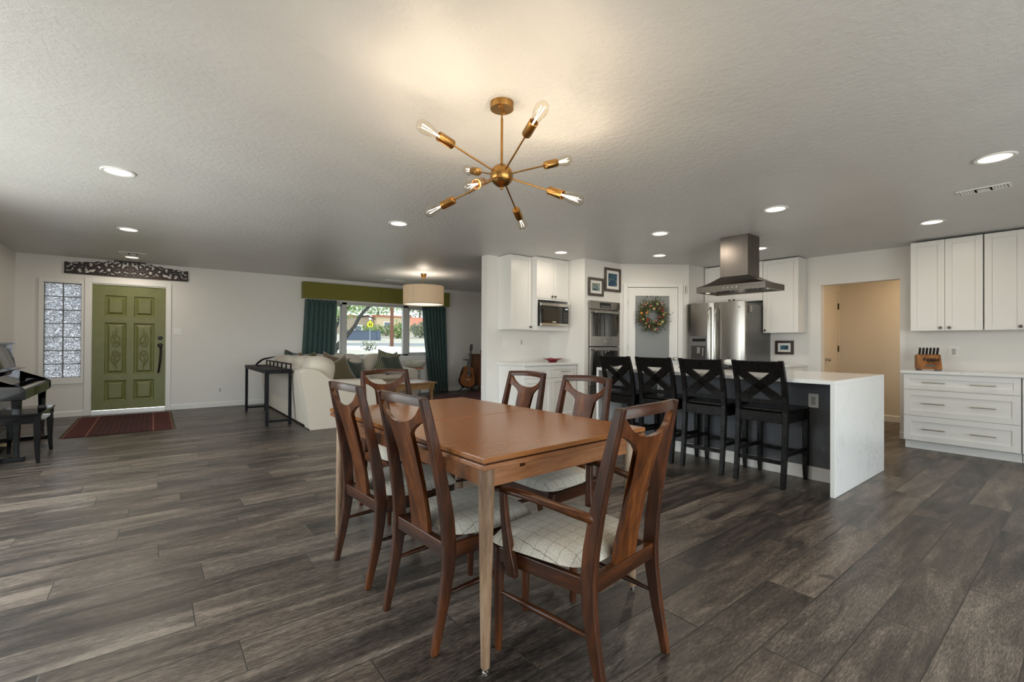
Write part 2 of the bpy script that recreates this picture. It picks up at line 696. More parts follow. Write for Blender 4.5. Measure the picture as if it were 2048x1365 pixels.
GLASS = m_thin_glass('window_glass', (0.92, 0.94, 0.93))
GLASST = m_thin_glass('tinted_window_glass', (0.50, 0.52, 0.515))  # tint added to hold down the brightness of the view outside
BULBG = m_thin_glass('bulb_glass', (0.97, 0.94, 0.88), 2.2)


def m_wavy():
    """rippled glass: clear, bending the view, with the dark refraction streaks painted into its colour"""
    n = N('wavy_glass_block')
    v = n.coord('Object', (1, 1, 1.9))
    f = n.noise(v, 24, 3, 0.6, 1.8)
    ridge = n.math('ABSOLUTE', n.math('SUBTRACT', f, 0.5))
    gl = n.n('BsdfRefraction')
    n.l(n.ramp(ridge, [(0.004, (0.06, 0.07, 0.08)), (0.03, (0.30, 0.31, 0.33)), (0.07, (0.85, 0.87, 0.90))]), gl.inputs['Color'])  # dark lines of bent light are painted in along the noise ridges
    gl.inputs['Roughness'].default_value = 0.08
    gl.inputs['IOR'].default_value = 1.5
    gs = n.n('BsdfGlossy')
    gs.inputs['Roughness'].default_value = 0.05
    b = n.n('Bump')
    b.inputs['Strength'].default_value = 1.0
    b.inputs['Distance'].default_value = 0.05
    n.l(f, b.inputs['Height'])
    for x in (gl, gs):
        n.l(b.outputs[0], x.inputs['Normal'])
    m2 = n.n('MixShader')
    m2.inputs[0].default_value = 0.08
    n.l(gl.outputs[0], m2.inputs[1])
    n.l(gs.outputs[0], m2.inputs[2])
    n.l(m2.outputs[0], n.out.inputs[0])
    return n.m


WAVY = m_wavy()


def m_frost():
    n = N('frosted_glass')
    n.set((0.55, 0.58, 0.58), 0.42)
    n.p.inputs['Transmission Weight'].default_value = 0.55
    n.p.inputs['IOR'].default_value = 1.45
    return n.m


FROST = m_frost()


def emit(name, col, s, sample='NONE'):
    n = N(name)
    e = n.n('Emission')
    e.inputs[0].default_value = (*col, 1)
    e.inputs[1].default_value = s
    n.l(e.outputs[0], n.out.inputs[0])
    n.m.cycles.emission_sampling = sample
    return n.m


LENS = emit('lamp_lens', (1.0, 0.86, 0.66), 2.0)
FILAMENT = emit('bulb_filament', (1.0, 0.78, 0.50), 10)
SHADEIN = emit('shade_diffuser', (1.0, 0.82, 0.60), 1.3, 'AUTO')


def m_art(name, cols, scale):
    n = N(name)
    v = n.coord('Object')
    f = n.noise(v, scale, 2, 0.5, 1.2)
    st = [(0.3 + 0.4 * i / (len(cols) - 1), c) for i, c in enumerate(cols)]
    n.set(n.ramp(f, st), 0.6)
    return n.m

# ------------------------------------------------------------------ the setting


def wall(name, p0, p1, th, holes=(), mat=None, side=1):
    """wall standing on p0-p1 (its room face), thickness th away to the right of the direction; top follows the ceiling"""
    p0, p1 = Vector((*p0, 0)), Vector((*p1, 0))
    t = (p1 - p0).normalized()
    nrm = Vector((t.y, -t.x, 0)) * th
    L = (p1 - p0).length
    us = sorted({0.0, L, *[h[0] for h in holes], *[h[1] for h in holes]})
    TOP = 99.0
    zs = sorted({0.0, TOP, *[h[2] for h in holes], *[h[3] for h in holes]})
    bm = bmesh.new()
    cache = {}

    def V(i, j, k):
        if (i, j, k) not in cache:
            q = p0 + t * us[i] + nrm * k
            z = zs[j] if zs[j] != TOP else zc(q.y) + 0.03
            cache[(i, j, k)] = bm.verts.new((q.x, q.y, z))
        return cache[(i, j, k)]

    def solid(i, j):
        if not (0 <= i < len(us) - 1 and 0 <= j < len(zs) - 1):
            return False
        uc, zcn = (us[i] + us[i + 1]) / 2, (zs[j] + min(zs[j + 1], 2.4)) / 2
        return not any(h[0] < uc < h[1] and h[2] < zcn < h[3] for h in holes)
    for i in range(len(us) - 1):
        for j in range(len(zs) - 1):
            if not solid(i, j):
                continue
            for k in (0, 1):
                bm.faces.new((V(i, j, k), V(i + 1, j, k), V(i + 1, j + 1, k), V(i, j + 1, k)))
            if not solid(i - 1, j):
                bm.faces.new((V(i, j, 0), V(i, j + 1, 0), V(i, j + 1, 1), V(i, j, 1)))
            if not solid(i + 1, j):
                bm.faces.new((V(i + 1, j, 0), V(i + 1, j + 1, 0), V(i + 1, j + 1, 1), V(i + 1, j, 1)))
            if not solid(i, j - 1):
                bm.faces.new((V(i, j, 0), V(i + 1, j, 0), V(i + 1, j, 1), V(i, j, 1)))
            if not solid(i, j + 1):
                bm.faces.new((V(i, j + 1, 0), V(i + 1, j + 1, 0), V(i + 1, j + 1, 1), V(i, j + 1, 1)))
    bmesh.ops.recalc_face_normals(bm, faces=bm.faces)
    me = bpy.data.meshes.new(name)
    bm.to_mesh(me)
    bm.free()
    me.materials.append(mat or WALL)
    o = bpy.data.objects.new(name, me)
    COL.objects.link(o)
    return struct(o)


XL, XR, YF, YB = -1.613, 7.48, 9.93, -2.45      # left wall, kitchen wall, front wall, back wall
# floor and ceiling
struct(B().box(XL - 0.15, 9.3, YB - 0.15, YF + 0.15, -0.12, 0).build('floor', FLOOR))
bm = B()
x0, x1, y0, y1 = XL - 0.15, 9.3, YB - 0.15, YF + 0.15
bm.loft([[(x0, y0, zc(y0)), (x1, y0, zc(y0)), (x1, y1, zc(y1)), (x0, y1, zc(y1))],
         [(x0, y0, 2.7), (x1, y0, 2.7), (x1, y1, 2.7), (x0, y1, 2.7)]])
struct(bm.build('ceiling', CEIL))

# front wall, with the glass block window, the green door and the big window
FW = [(-1.311, -0.89, 0.615, 2.088), (-0.765, 0.178, 0.0, 2.115), (2.55, 5.35, 0.885, 2.045)]
wall('wall_front', (XL - 0.15, YF), (8.1, YF), -0.14, [(a - XL + 0.15, b - XL + 0.15, c, d) for a, b, c, d in FW])
wall('wall_left', (XL, YB), (XL, YF), -0.14, [(4.4, 8.4, 0.3, 2.1)])
wall('wall_back', (XL, YB), (XR, YB), 0.14, [(0.5, 5.8, 0.02, 2.1)])
wall('wall_kitchen', (XR, YB), (XR, 4.05), 0.13, [(1.563 - YB, 2.440 - YB, 0, 2.03)])
wall('wall_partition', (3.815, 5.475), (7.61, 5.475), -0.135)
wall('wall_return', (5.067, 5.475), (5.067, 4.725), -0.09, mat=WALLK)
wall('wall_oven', (5.067, 4.725), (5.874, 4.712), -0.09, [(0.075, 0.76, 0.33, 1.825)])
DA, DB_ = Vector((5.874, 4.712, 0)), Vector((6.736, 4.037, 0))
DT = (DB_ - DA).normalized()
DN = Vector((DT.y, -DT.x, 0))               # towards the room
wall('wall_pantry', (5.874, 4.712), (6.736, 4.037), -0.10, [(0.118, 0.925, 0.0, 2.088)])
wall('wall_fridge_side', (6.736, 4.037), (7.48, 4.035), -0.09)
wall('wall_living_right', (8.0, YF), (8.0, 5.61), -0.14)
wall('wall_pantry_back', (7.52, 4.1), (7.52, 5.475), 0.10)
# hall behind the opening
wall('wall_hall_far', (9.0, 0.6), (9.0, 2.66), 0.12, mat=HALLW)
wall('wall_hall_left', (7.61, 2.66), (9.0, 2.66), -0.12, [(0.715, 1.32, 0, 2.05)], mat=HALLW)
wall('wall_hall_right', (7.61, 0.6), (9.0, 0.6), 0.12, mat=HALLW)


def baseboard(name, p0, p1, h=0.09, th=0.014):
    p0, p1 = Vector((*p0, 0)), Vector((*p1, 0))
    t = (p1 - p0).normalized()
    n_ = Vector((-t.y, t.x, 0)) * th
    up = Vector((0, 0, 1))
    prof = [(0, 0), (1, 0), (1, 0.82), (0.35, 0.97), (0, 1)]
    b = B()
    b.loft([[p + n_ * a + up * (h * c) for a, c in prof] for p in (p0, p1)])
    return struct(b.build(name, TRIM))


baseboard('baseboard_front_left', (-0.852, YF), (XL, YF))
baseboard('baseboard_front_right', (8.0, YF), (0.254, YF))
baseboard('baseboard_left', (XL, YF), (XL, 3.3))
baseboard('baseboard_kitchen', (XR, 1.395), (XR, 1.563))
baseboard('baseboard_partition', (3.815, 5.475), (3.815, 5.61), 0.09)
baseboard('baseboard_partition_front', (4.02, 5.475), (3.815, 5.475), 0.09)
baseboard('baseboard_hall', (9.0, 0.6), (9.0, 2.66), 0.1)

# ---------------------------------------------- glass block window by the door
w = sname('window_1')
b = B()
x0, x1, z0, z1 = -1.311, -0.89, 0.615, 2.088
for a in ((x0 - 0.055, x0, z0 - 0.10, z1 + 0.065), (x1, x1 + 0.03, z0 - 0.10, z1 + 0.065), (x0, x1, z1, z1 + 0.065), (x0, x1, z0 - 0.10, z0)):
    b.box(a[0], a[1], YF - 0.022, YF + 0.0, a[2], a[3])
b.build('window_frame', TRIM, w, bevel=0.004)
b = B()
for k in range(8):
    z = z0 + (z1 - z0) * k / 7
    b.box(x0, x1, YF + 0.028, YF + 0.062, z - 0.005, z + 0.005)
for x in (x0, (x0 + x1) / 2, x1):
    b.box(x - 0.006, x + 0.006, YF + 0.028, YF + 0.062, z0, z1)
b.build('muntin', plain('grey_mortar', (0.16, 0.17, 0.18), 0.6), w)
b = B()
for k in range(7):
    for i in range(2):
        xa = x0 + (x1 - x0) * i / 2 + 0.006
        xb = x0 + (x1 - x0) * (i + 1) / 2 - 0.006
        za = z0 + (z1 - z0) * k / 7 + 0.005
        zb = z0 + (z1 - z0) * (k + 1) / 7 - 0.005
        b.box(xa, xb, YF + 0.040, YF + 0.050, za, zb)
b.build('wavy_pane', WAVY, w)

# ---------------------------------------------- green front door
d = sname('door_1')
x0, x1, zb, zt = -0.765, 0.178, 0.064, 2.108
yd = YF + 0.03
pan = [(0.16, 0.445, 1.60, 1.935), (0.545, 0.83, 1.60, 1.935), (0.16, 0.445, 0.64, 1.49), (0.545, 0.83, 0.64, 1.49), (0.16, 0.445, 0.20, 0.545), (0.545, 0.83, 0.20, 0.545)]
W_ = x1 - x0
sx = W_ / 0.99
P_ = [(x0 + a * sx, x0 + c * sx, z0_, z1_) for a, c, z0_, z1_ in pan]
us = sorted({x0, x1, *[p[0] for p in P_], *[p[1] for p in P_]})
b = B()
zs = sorted({zb, zt, *[p[2] for p in P_], *[p[3] for p in P_]})
for i in range(len(us) - 1):
    for j in range(len(zs) - 1):
        uc, zcn = (us[i] + us[i + 1]) / 2, (zs[j] + zs[j + 1]) / 2
        if any(p[0] < uc < p[1] and p[2] < zcn < p[3] for p in P_):
            continue
        b.box(us[i], us[i + 1], yd, yd + 0.04, zs[j], zs[j + 1])
bmesh.ops.remove_doubles(b.bm, verts=b.bm.verts, dist=1e-5)
b.box(x0 + 0.02, x1 - 0.02, yd + 0.026, yd + 0.038, zb + 0.02, zt - 0.02)
b.build('door_slab', DOORG, d)
for p in P_:
    b = B()
    a0, a1, c0, c1 = p
    rings = []
    for ins, yy in ((0.0, 0.0), (0.012, 0.016), (0.03, 0.020), (0.055, 0.004), (0.06, 0.0)):
        rings.append([(a0 + ins, yd + yy, c0 + ins), (a1 - ins, yd + yy, c0 + ins), (a1 - ins, yd + yy, c1 - ins), (a0 + ins, yd + yy, c1 - ins)])
    b.loft(rings, caps=False)
    q = rings[-1]
    b.bm.faces.new([b.bm.verts.new(v) for v in q])
    b.build('door_panel', DOORG, d)
# carved scrolls on the two tall panels
for side in (-1, 1):
    p = P_[2] if side < 0 else P_[3]
    cx = (p[0] + p[1]) / 2
    cz = (p[2] + p[3]) / 2
    b = B()
    yy = yd - 0.001
    for up in (-1, 1):
        # volute
        pts, rads = [], []
        for i in range(34):
            a = i / 33 * 3.3 * math.pi
            r_ = 0.056 * (1 - 0.82 * i / 33)
            pts.append((cx - side * (0.006 + r_ * math.cos(a)), yy, cz + up * (0.068 + r_ * math.sin(a))))
            rads.append(0.0125 * (1 - 0.45 * i / 33))
        b.tube(pts, rads, 8)
        # two flame shaped leaves growing out of the volute
        for x0_, x1_, bow, ln, ww in ((-0.055, 0.030, 0.050, 0.31, 0.017), (0.020, 0.055, 0.030, 0.22, 0.014), (-0.02, -0.005, -0.045, 0.25, 0.013)):
            pts, rads = [], []
            for i in range(20):
                s = i / 19
                pts.append((cx + side * (x0_ + (x1_ - x0_) * s + bow * math.sin(s * 5.2) * (1 - 0.5 * s)), yy + 0.002, cz + up * (0.075 + ln * s)))
                rads.append(ww * max(0.12, math.sin(math.pi * (0.12 + 0.86 * s))) * (1 - 0.3 * s))
            b.tube(pts, rads, 8)
    b.build('carved_scroll', DOORG, d, smooth=50)
for z in (0.34, 1.10, 1.86):
    B().lathe([(0.008, -0.05), (0.008, 0.05)], 8, (x0 - 0.004, yd - 0.004, z)).build('hinge', NICKEL, d)
M = Matrix.Rotation(R(90), 4, 'X')
b = B()
b.lathe([(0.034, 0), (0.034, 0.008), (0.028, 0.012)], 20, (0.105, yd, 1.245), M)
b.lathe([(0.014, 0.012), (0.012, 0.022)], 12, (0.105, yd, 1.245), M)
b.build('deadbolt', BLACKM, d, smooth=40)
b = B()
b.lathe([(0.036, 0), (0.036, 0.008), (0.028, 0.012), (0.016, 0.04), (0.026, 0.045), (0.028, 0.06), (0.018, 0.07)], 20, (0.105, yd, 1.12), M)
pts = [(0.112, yd - 0.03, 1.09), (0.114, yd - 0.05, 1.0), (0.106, yd - 0.05, 0.85), (0.092, yd - 0.04, 0.72), (0.082, yd - 0.01, 0.65)]
b.tube(pts, [0.014, 0.017, 0.016, 0.014, 0.012], 10)
for i in range(13):
    z = 1.05 - i * 0.03
    b.sphere((0.124 - 0.0022 * i, yd - 0.052, z), 0.009, nu=8, nv=6)
b.build('handle_set', plain('oil_rubbed_bronze', (0.016, 0.012, 0.010), 0.35, 0.6), d, smooth=40)
b = B()
b.box(x0, x1, YF - 0.03, YF + 0.12, 0.0, 0.03)
b.box(x0, x1, YF + 0.005, YF + 0.12, 0.03, 0.058)
b.build('threshold', plain('aluminium_sill', (0.78, 0.79, 0.80), 0.35, 0.3), d)
b = B()
b.box(x0 - 0.088, x0 - 0.006, YF - 0.02, YF, 0, 2.19)
b.box(x1 + 0.006, x1 + 0.076, YF - 0.02, YF, 0, 2.19)
b.box(x0 - 0.006, x1 + 0.006, YF - 0.02, YF, 2.118, 2.19)
struct(b.build('trim_1', TRIM, bevel=0.005))

# ---------------------------------------------- big living room window
w = sname('window_2')
x0, x1, z0, z1 = 2.55, 5.35, 0.885, 2.045
FR = plain('grey_vinyl', (0.50, 0.50, 0.49), 0.4)
b = B()
for xa, xb in ((x0, x0 + 0.05), (x1 - 0.05, x1), (3.175, 3.285), (4.575, 4.71)):
    b.box(xa, xb, YF + 0.02, YF + 0.10, z0, z1)
b.box(x0, x1, YF + 0.02, YF + 0.10, z0, z0 + 0.04)
b.box(x0, x1, YF + 0.02, YF + 0.10, z1 - 0.05, z1)
b.build('window_frame', FR, w, bevel=0.004)
for xa, xb in ((x0 + 0.05, 3.175), (4.71, x1 - 0.05)):
    b = B()
    for a in ((xa, xa + 0.035, z0 + 0.04, z1 - 0.05), (xb - 0.035, xb, z0 + 0.04, z1 - 0.05), (xa, xb, z0 + 0.04, z0 + 0.075), (xa, xb, z1 - 0.085, z1 - 0.05)):
        b.box(a[0], a[1], YF + 0.035, YF + 0.075, a[2], a[3])
    s_ = b.build('sash', FR, w, bevel=0.003)
    b = B()
    mx = (xa + xb) / 2 + 0.07
    b.beam((mx - 0.06, YF + 0.02, z0 + 0.06), (mx + 0.03, YF + 0.015, z0 + 0.065), 0.012, 0.014)
    b.build('crank', CHROME, s_)
b = B()
for xa, xb, za, zb_ in ((x0 + 0.085, 3.14, z0 + 0.075, z1 - 0.085), (3.285, 4.575, z0 + 0.04, z1 - 0.05), (4.745, x1 - 0.085, z0 + 0.075, z1 - 0.085)):
    b.box(xa, xb, YF + 0.055, YF + 0.059, za, zb_)
b.build('pane', GLASST, w)
b = B()
b.box(x0 - 0.05, x1 + 0.05, YF - 0.03, YF + 0.02, z0 - 0.03, z0)
b.box(x0 - 0.03, x1 + 0.03, YF - 0.016, YF, z0 - 0.12, z0 - 0.03)
b.box(x0 - 0.03, x0, YF - 0.012, YF, z0, z1 + 0.03)
b.box(x1, x1 + 0.03, YF - 0.012, YF, z0, z1 + 0.03)
b.build('sill', TRIM, w, bevel=0.003)

# ---------------------------------------------- unseen windows: one behind the camera, one added at left for daylight
w = sname('window_3')
b = B()
x0, x1 = XL + 0.5, XL + 5.8
for xa in (x0, (x0 + x1) / 2 - 0.04, x1 - 0.06):
    b.box(xa, xa + 0.06, YB - 0.09, YB - 0.03, 0.02, 2.1)
b.box(x0, x1, YB - 0.09, YB - 0.03, 0.02, 0.08)
b.box(x0, x1, YB - 0.09, YB - 0.03, 2.04, 2.1)
b.build('window_frame', TRIM, w)
B().box(x0, x1, YB - 0.065, YB - 0.06, 0.05, 2.07).build('pane', GLASS, w)
w = sname('added_window')  # added in the left wall, out of view, to bring in side light
b = B()
y0, y1 = YB + 4.4, YB + 8.4
for ya in (y0, (y0 + y1) / 2 - 0.03, y1 - 0.06):
    b.box(XL - 0.10, XL - 0.04, ya, ya + 0.06, 0.3, 2.1)
b.box(XL - 0.10, XL - 0.04, y0, y1, 0.3, 0.36)
b.box(XL - 0.10, XL - 0.04, y0, y1, 2.04, 2.1)
b.build('window_frame', TRIM, w)
B().box(XL - 0.075, XL - 0.07, y0, y1, 0.33, 2.07).build('pane', GLASS, w)

# ---------------------------------------------- pantry door on the diagonal wall
MD = Matrix(((DT.x, -DN.x, 0, DA.x), (DT.y, -DN.y, 0, DA.y), (0, 0, 1, 0), (0, 0, 0, 1)))   # x along wall, y into the wall
d = sname('door_2')
d.matrix_world = MD
b = B()
a0, a1 = 0.122, 0.921
g0, g1, gz0, gz1 = 0.247, 0.79, 0.25, 1.952
b.box(a0, g0, 0.012, 0.047, 0.012, 2.084)
b.box(g1, a1, 0.012, 0.047, 0.012, 2.084)
b.box(g0, g1, 0.012, 0.047, gz1, 2.084)
b.box(g0, g1, 0.012, 0.047, 0.012, gz0)
b.build('door_slab', TRIM, d, bevel=0.003)
B().box(g0 - 0.005, g1 + 0.005, 0.024, 0.032, gz0 - 0.005, gz1 + 0.005).build('frosted_pane', FROST, d)
for z in (0.3, 1.13, 1.85):
    B().lathe([(0.007, -0.045), (0.007, 0.045)], 8, (a0 - 0.002, 0.006, z)).build('hinge', NICKEL, d)
b = B()
b.lathe([(0.026, 0), (0.024, 0.006), (0.01, 0.012), (0.01, 0.035), (0.026, 0.045), (0.028, 0.055), (0.018, 0.066)], 16, (a1 - 0.055, 0.012, 0.95), Matrix.Rotation(R(90), 4, 'X'))
b.build('door_knob', NICKEL, d, smooth=40)
b = B()
b.box(a0 - 0.075, a0 - 0.004, -0.016, 0, 0, 2.145)
b.box(a1 + 0.004, a1 + 0.075, -0.016, 0, 0, 2.145)
b.box(a0 - 0.004, a1 + 0.004, -0.016, 0, 2.092, 2.145)
t_ = b.build('trim_2', TRIM, bevel=0.004)
t_.matrix_world = MD
struct(t_)

# ---------------------------------------------- hall door
d = sname('door_3')
b = B()
b.box(7.61 + 0.722, 7.61 + 1.313, 2.665, 2.70, 0.01, 2.043)
b.build('door_slab', HALLW, d, bevel=0.003)
for z in (0.3, 1.12, 1.82):
    b = B()
    b.lathe([(0.008, -0.05), (0.008, 0.05)], 8, (7.61 + 1.317, 2.655, z))
    b.box(7.61 + 1.30, 7.61 + 1.332, 2.656, 2.662, z - 0.05, z + 0.05)
    b.build('hinge', plain('dark_bronze', (0.05, 0.035, 0.02), 0.4, 0.8), d)
b = B()
b.lathe([(0.026, 0), (0.010, 0.012), (0.010, 0.035), (0.026, 0.045), (0.018, 0.066)], 16, (7.61 + 0.78, 2.665, 0.95), Matrix.Rotation(R(90), 4, 'X'))
b.build('door_knob', NICKEL, d, smooth=40)

# ------------------------------------------------------------------ ceiling fittings


def can_light(x, y, label, watts=CAN, col=(1.0, 0.87, 0.71), group='recessed ceiling lights'):
    t = thing('recessed_light', label, 'ceiling light', (x, y, zc(y)), 0, group)
    B().lathe([(0.105, -0.001), (0.105, -0.006), (0.098, -0.010), (0.082, -0.007), (0.080, -0.002)], 32).build('trim_ring', TRIM, t, smooth=40)
    B().lathe([(0.001, -0.0045), (0.080, -0.0045), (0.080, -0.003), (0.001, -0.003)], 32, caps=False).build('lens', LENS, t)
    l = bpy.data.lights.new('recessed_lamp', 'AREA')
    l.shape = 'DISK'
    l.size = 0.13
    l.energy = watts
    l.color = col
    lo = bpy.data.objects.new('recessed_lamp', l)
    COL.objects.link(lo)
    lo.parent = t
    lo.location = (0, 0, -0.012)
    return t


for x, y, lab in (
    (-0.213, 4.539, 'round recessed ceiling light, largest at left of the room'),
    (-0.227, 6.914, 'round recessed ceiling light, second from the green front door'),
    (-0.261, 9.30, 'round recessed ceiling light right by the ceiling vent above the front door'),
    (2.062, 4.614, 'round recessed ceiling light between the dining chandelier and drum pendant'),
    (4.489, 4.636, 'round recessed ceiling light in front of the microwave cupboard'),
    (4.55, 3.087, 'round recessed ceiling light above the far end of the island'),
    (5.701, 3.875, 'round recessed ceiling light in front of the pantry door'),
    (4.518, 1.84, 'round recessed ceiling light right of the range hood duct, above the stools'),
    (6.248, 2.74, 'round recessed ceiling light half hidden behind the range hood duct'),
    (6.18, 1.039, 'round recessed ceiling light before the tall upper cupboards at right'),
    (4.364, 0.423, 'round recessed ceiling light at the far right edge, beside the ceiling vent')):
    can_light(x, y, lab, CAN * (0.55 if (x, y) == (4.489, 4.636) else 0.72 if x > 4 else 1.1))
can_light(8.3, 1.4, 'recessed ceiling light in the hall behind the wall opening', CAN * 1.3, (1.0, 0.70, 0.40))


def vent(x0, x1, y0, y1, label, along='x', style=0):
    cx, cy = (x0 + x1) / 2, (y0 + y1) / 2
    t = thing('ceiling_vent', label, 'vent', (cx, cy, zc(cy)), 0)
    w_, h_ = x1 - x0, y1 - y0
    b = B()
    f = 0.02
    for a in ((-w_ / 2, w_ / 2, -h_ / 2, -h_ / 2 + f), (-w_ / 2, w_ / 2, h_ / 2 - f, h_ / 2), (-w_ / 2, -w_ / 2 + f, -h_ / 2 + f, h_ / 2 - f), (w_ / 2 - f, w_ / 2, -h_ / 2 + f, h_ / 2 - f)):
        b.box(*a, -0.008, 0.0)
    b.build('frame', TRIM, t, bevel=0.002)
    B().box(-w_ / 2 + f, w_ / 2 - f, -h_ / 2 + f, h_ / 2 - f, -0.0015, -0.0005).build('backing', DARK, t)
    b = B()
    L = h_ if style else w_
    S = w_ if style else h_
    nb = 3
    for k in range(nb):                     # three louvre blocks
        a0 = -L / 2 + f + (L - 2 * f) * k / nb
        a1 = -L / 2 + f + (L - 2 * f) * (k + 1) / nb
        if k != 1:
            m = 5
            for i in range(m):
                p = a0 + (a1 - a0) * (i + 0.5) / m
                if style:
                    b.box(-S / 2 + f, S / 2 - f, p - 0.006, p + 0.006, -0.007, -0.002)
                else:
                    b.box(p - 0.006, p + 0.006, -S / 2 + f, S / 2 - f, -0.007, -0.002)
        for p in (a0, a1):
            if style:
                b.box(-S / 2 + f, S / 2 - f, p - 0.006, p + 0.006, -0.008, -0.001)
            else:
                b.box(p - 0.006, p + 0.006, -S / 2 + f, S / 2 - f, -0.008, -0.001)
        if k == 1:
            if style:
                b.box(0.005, S / 2 - f, a0, a1, -0.006, -0.003)
            else:
                b.box(a0, a1, 0.005, S / 2 - f, -0.006, -0.003)
    if style:
        b.box(-0.005, 0.005, -L / 2 + f, L / 2 - f, -0.008, -0.001)
    else:
        b.box(-L / 2 + f, L / 2 - f, -0.005, 0.005, -0.008, -0.001)
    b.build('louvre', TRIM, t)
    return t


vent(5.11, 5.25, 0.415, 0.716, 'white louvred ceiling vent over the right end of the island', style=1)
vent(-0.40, -0.08, 8.78, 9.02, 'grey slatted ceiling vent above the green front door')
vent(3.80, 4.22, 9.10, 9.24, 'slim ceiling vent above the olive window valance')


def plate(name, label, loc, rotz, w=0.075, h=0.12, kind='outlet', cat='outlet', parent=None):
    """wall plate facing local -y"""
    if parent is None:
        t = thing(name, label, cat, loc, rotz)
    else:
        t = None
    b = B()
    b.box(-w / 2, w / 2, -0.006, 0, -h / 2, h / 2)
    if parent is None:
        b.build('cover', PLASTIC, t, bevel=0.002)
    else:
        t = b.build('outlet', PLASTIC, parent, bevel=0.002, loc=loc, label=label)
        t.rotation_euler = (0, 0, R(rotz))
    b = B()
    if kind == 'outlet':
        b.box(-0.017, 0.017, -0.008, -0.006, -0.036, 0.036)
        b.build('socket', plain('socket_grey', (0.55, 0.54, 0.52), 0.5), t)
        b = B()
        for zz in (-0.020, 0.020):
            b.box(-0.0085, -0.0055, -0.009, -0.008, zz - 0.004, zz + 0.007)
            b.box(0.0055, 0.0085, -0.009, -0.008, zz - 0.004, zz + 0.007)
            b.lathe([(0.003, 0), (0.003, 0.001)], 8, (0, -0.008, zz - 0.011), Matrix.Rotation(R(90), 4, 'X'))
        b.build('slots', DARK, t)
    elif kind == 'switch':
        for xx in (-0.022, 0.022) if w > 0.1 else (0,):
            b.box(xx - 0.016, xx + 0.016, -0.010, -0.006, -0.033, 0.033)
        b.build('rocker', PLASTIC, t, bevel=0.002)
    else:
        b.box(-w / 2 + 0.008, w / 2 - 0.008, -0.009, -0.006, -h / 2 + 0.008, h / 2 - 0.008)
        b.build('panel', PLASTIC, t)
    return t


plate('wall_outlet', 'white electrical outlet low on the front wall right of the green door', (0.982, YF, 0.306), 0)
plate('light_switch', 'white double light switch beside the green front door', (0.351, YF, 1.357), 0, 0.12, 0.12, 'switch', 'switch')
plate('wall_outlet', 'white outlet on the backsplash right of the knife block', (XR, 1.063, 1.109), -90, 0.10, 0.125)
plate('light_switch', 'white switch plate under the narrow upper cupboard, above the coffee counter', (4.158, 5.475, 1.205), 0, 0.075, 0.12, 'switch', 'switch')
plate('wall_outlet', 'white outlet under the microwave cupboard, above the coffee counter', (4.462, 5.475, 1.20), 0)
plate('wall_plate', 'blank white wall plate right of the teal curtain', (6.02, YF, 1.02), 0, 0.22, 0.16, 'blank', 'wall plate')
c_ = DA + DT * 1.031 + Vector((0, 0, 2.054))
t = thing('wall_sensor', 'narrow white wall sensor right of the pantry door', 'sensor', c_, math.degrees(math.atan2(DT.y, DT.x)))
B().box(-0.022, 0.022, -0.025, 0, -0.07, 0.07).build('housing', PLASTIC, t, bevel=0.004)
B().box(-0.008, 0.008, -0.030, -0.025, -0.055, 0.055).build('grille', plain('sensor_grey', (0.3, 0.29, 0.27), 0.5), t)

# ------------------------------------------------------------------ dining chairs


def rect(cx, cy, cz, hx, hy):
    return [(cx - hx, cy - hy, cz), (cx + hx, cy - hy, cz), (cx + hx, cy + hy, cz), (cx - hx, cy + hy, cz)]


POST = [  # z, y, half width x, half depth y, x centre
    (0.0, 0.0, 0.0125, 0.015, 0.197), (0.06, 0.012, 0.013, 0.017, 0.198), (0.14, 0.030, 0.014, 0.020, 0.199), (0.22, 0.046, 0.0145, 0.0225, 0.200), (0.31, 0.059, 0.015, 0.025, 0.200),
    (0.40, 0.064, 0.0155, 0.027, 0.199), (0.50, 0.056, 0.0155, 0.027, 0.196), (0.62, 0.038, 0.015, 0.025, 0.191), (0.75, 0.012, 0.0145, 0.0225, 0.185), (0.87, -0.016, 0.014, 0.020, 0.180),
    (0.975, -0.040, 0.0135, 0.0175, 0.175)]


def post_y(z):
    for a, c in zip(POST, POST[1:]):
        if a[0] <= z <= c[0]:
            s = (z - a[0]) / (c[0] - a[0])
            return a[1] + (c[1] - a[1]) * s, a[4] + (c[4] - a[4]) * s
    return POST[-1][1], POST[-1][4]


